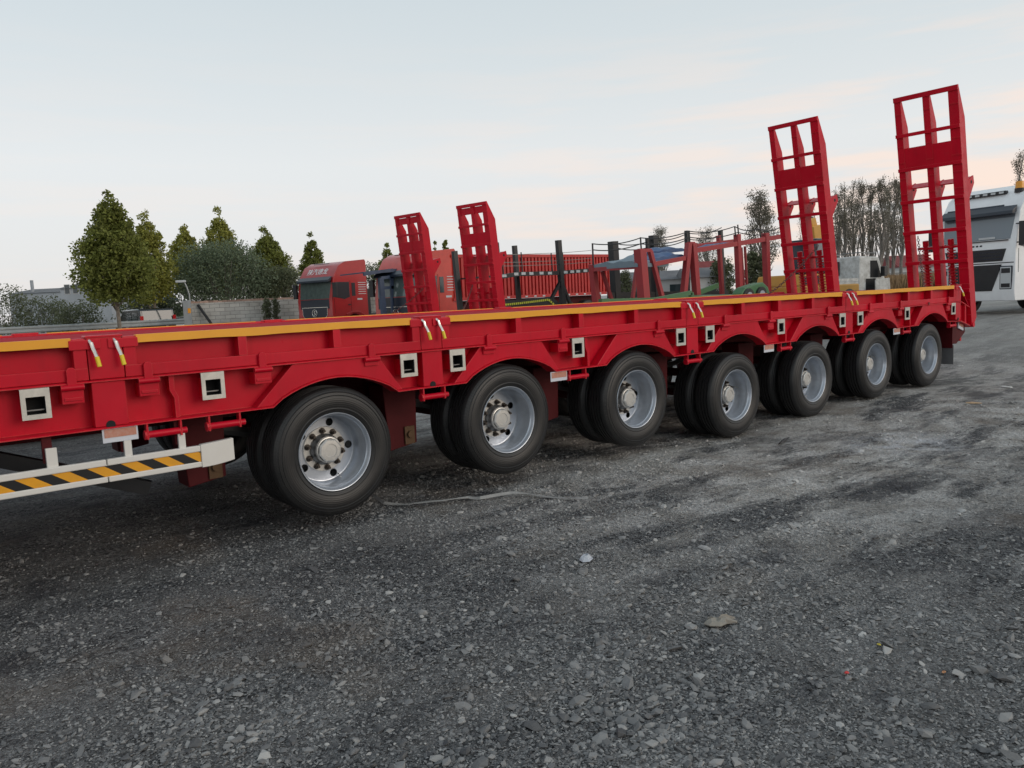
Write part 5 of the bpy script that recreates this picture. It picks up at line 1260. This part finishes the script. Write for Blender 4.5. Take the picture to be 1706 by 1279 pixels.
def derelict():
    b = foot(1441, 33); t = thing('light_truck', 'derelict white light truck with grimy cab and open door by the reeds', 'truck', b, heading(1, -0.25))
    MT['grimy'] = mat('grimy_white', (0.62, 0.63, 0.62), 0.7, var=0.6, vscale=5, dirt=(0.16, 0.15, 0.12))
    cab = MB().prism([(0.0, 0.6), (0.12, 1.25), (-0.25, 2.15), (-1.35, 2.2), (-1.4, 0.6)], -0.9, 0.9).build('cab', MT['grimy'], t, bevel=0.06)
    MB().prism([(-0.12, 1.32), (-0.38, 2.0), (-0.75, 2.0), (-0.75, 1.32)], -0.915, -0.905).build('door_window', MT['black'], cab)
    [MB().box(-1.415, -1.405, y0, y1, 1.45, 2.02).build('rear_window', MT['glass'], cab) for y0, y1 in ((0.46, 0.80), (0.06, 0.40))]
    MB().prism([(0.02, 0.7), (-0.05, 1.28), (-0.85, 1.22), (-0.85, 0.75)], -1.25, -1.2).build('open_door', MT['grimy'], t, bevel=0.02)
    MB().box(-1.0, -0.45, -0.915, -0.903, 0.8, 1.28).build('door_opening', MT['black'], cab)
    MB().tube([(-0.3, -0.8, 2.2), (-0.3, -0.8, 2.3), (-1.2, -0.8, 2.34), (-1.2, 0.8, 2.34), (-0.3, 0.8, 2.3)], 0.02, 6).build('roof_rack', MT['steel'], cab)
    bed = MB().box(-4.0, -1.5, -0.95, 0.95, 0.75, 0.9).build('bed', MT['grimy'], t)
    for k in range(3): MB().box(-4.0, -1.5, -0.97, -0.953, 0.92+k*0.14, 1.04+k*0.14).build('side_board', MT['grimy'], bed)
    MB().box(-0.35, -0.2, -1.25, -1.05, 1.35, 1.75).build('mirror', MT['blackpaint'], t, bevel=0.02)
    MB().box(-3.9, -0.1, -0.4, 0.4, 0.5, 0.6).build('chassis', MT['blackpaint'], t)
    for x in (-0.75, -3.2):
        for s in (False, True): wheel_at(t, x, 0.93 if s else -0.93, 0.4, s, 0.78)
derelict()

# ------------------------------------------------------------------ things lying on the gravel
def g3(px, py):
    r = ray(px, py); p = CAM + r*((0-CAM[2])/r[2])
    for _ in range(4): p = CAM + r*((float(gz(p[0], p[1]))-CAM[2])/r[2])
    return Vector(p)
pts = [g3(a, b) for a, b in ((618, 830), (624, 834), (640, 842), (680, 845), (738, 842), (780, 833), (800, 834), (850, 829), (880, 828), (930, 833), (980, 838))]
root = thing('strap', 'flat grey packing strap lying on the gravel before the lifted wheels', 'strap', pts[5])
m = MB(); vs = []; fs = []
sp = []
for i in range(len(pts)-1):
    for k in range(6): sp.append(pts[i].lerp(pts[i+1], k/6))
sp.append(pts[-1])
for i, p in enumerate(sp):
    d = (sp[min(i+1, len(sp)-1)]-sp[max(i-1, 0)]).normalized(); n_ = Vector((-d.y, d.x, 0)); a = 0.6*math.sin(i*0.21)+0.4
    o_ = n_*math.cos(a)*0.013+Vector((0, 0, 1))*abs(math.sin(a))*0.013; lift = 0.032+0.012*math.sin(i*0.33)
    q = p-pts[5]+Vector((0, 0, lift)); e = n_.cross(d)*0.0015
    vs += [q-o_-e, q+o_-e, q+o_+e, q-o_+e]
for i in range(len(sp)-1):
    for j in range(4): fs.append((i*4+j, (i+1)*4+j, (i+1)*4+(j+1) % 4, i*4+(j+1) % 4))
m.add(vs, fs+[(0,1,2,3)]).build('band', mat('strap_grey', (0.36, 0.36, 0.35), 0.5, var=0.3, vscale=6), root)
def scrap(name, label, cat, px, py, outline, m, h=0.03, seed=1, th=0.004, sx=1.0, dome=None):
    c = g3(px, py); t = thing(name, label, cat, c, rng.uniform(0, 6.28)); r_ = random.Random(seed)
    bm = bmesh.new(); n = len(outline)
    ring = [(x*sx, y*sx) for x, y in outline]
    vs = [(0, 0, h)]; fs = []
    for k, f in enumerate((0.4, 0.72, 1.0)):
        for x, y in ring: vs.append((x*f+r_.uniform(-.003, .003), y*f+r_.uniform(-.003, .003), h*(1-f)**0.7+r_.uniform(0, h*0.6)+0.012))
    for i in range(n): fs.append((0, 1+i, 1+(i+1) % n))
    for k in range(2):
        for i in range(n): fs.append((1+k*n+i, 1+(k+1)*n+i, 1+(k+1)*n+(i+1) % n, 1+k*n+(i+1) % n))
    o = MB().add(vs, fs).build('sheet', m, t); s = o.modifiers.new('thick', 'SOLIDIFY'); s.thickness = th
    return t
glove = [(-.07, -.03), (-.02, -.055), (.03, -.05), (.05, -.025), (.11, -.03), (.115, -.012), (.06, -.005), (.12, .005), (.12, .02), (.06, .018), (.11, .035), (.1, .05), (.04, .042), (.0, .075), (-.02, .06), (-.015, .035), (-.07, .03)]
scrap('work_glove', 'dirty beige cloth work glove lying on the gravel', 'glove', 1195, 1043, glove, mat('glove_cloth', (0.30, 0.28, 0.24), 0.95, var=0.5, vscale=18, dirt=(0.16, 0.14, 0.13)), 0.03, 3, 0.008)
sh = [(-.07, -.02), (-.02, -.045), (.05, -.03), (.08, .0), (.04, .03), (-.03, .045), (-.075, .02)]
scrap('plastic_scrap', 'crumpled clear plastic scrap on the gravel', 'litter', 977, 933, sh, mat('plastic_film', (0.46, 0.48, 0.52), 0.2), 0.025, 5, 0.002)
scrap('cardboard_scrap', 'small orange-tan cardboard scrap on the yard', 'litter', 1622, 673, sh, mat('cardboard', (0.52, 0.36, 0.22), 0.8), 0.015, 6, 0.003, 1.3)
scrap('paper_scrap', 'small white paper scrap behind the last wheel', 'litter', 1601, 611, sh, mat('paper', (0.66, 0.65, 0.62), 0.7), 0.015, 7, 0.002, 0.8)
scrap('paper_scrap', 'white paper scrap farther out past the trailer tail', 'litter', 1677, 646, sh, mat('paper', (0.66, 0.65, 0.62), 0.7), 0.015, 8, 0.002, 1.3)
scrap('yellow_scrap', 'tiny yellow plastic bit on the gravel', 'litter', 1464, 1078, sh, mat('bit_yellow', (0.6, 0.5, 0.06), 0.5), 0.008, 9, 0.002, 0.14)
scrap('red_scrap', 'tiny red plastic cap on the gravel', 'litter', 1411, 1126, sh, mat('bit_red', (0.6, 0.05, 0.05), 0.5), 0.008, 10, 0.003, 0.12)
scrap('orange_scrap', 'tiny orange chip on the gravel', 'litter', 1572, 1124, sh, mat('bit_orange', (0.5, 0.25, 0.12), 0.5), 0.006, 11, 0.002, 0.14)
scrap('dark_rag', 'thin dark rubber strip lying by the fourth wheel', 'litter', 1306, 736, [(-.22, -.01), (0, -.03), (.22, -.01), (.24, .01), (0, .02), (-.22, .012)], MT['blackpaint'], 0.02, 12, 0.004)
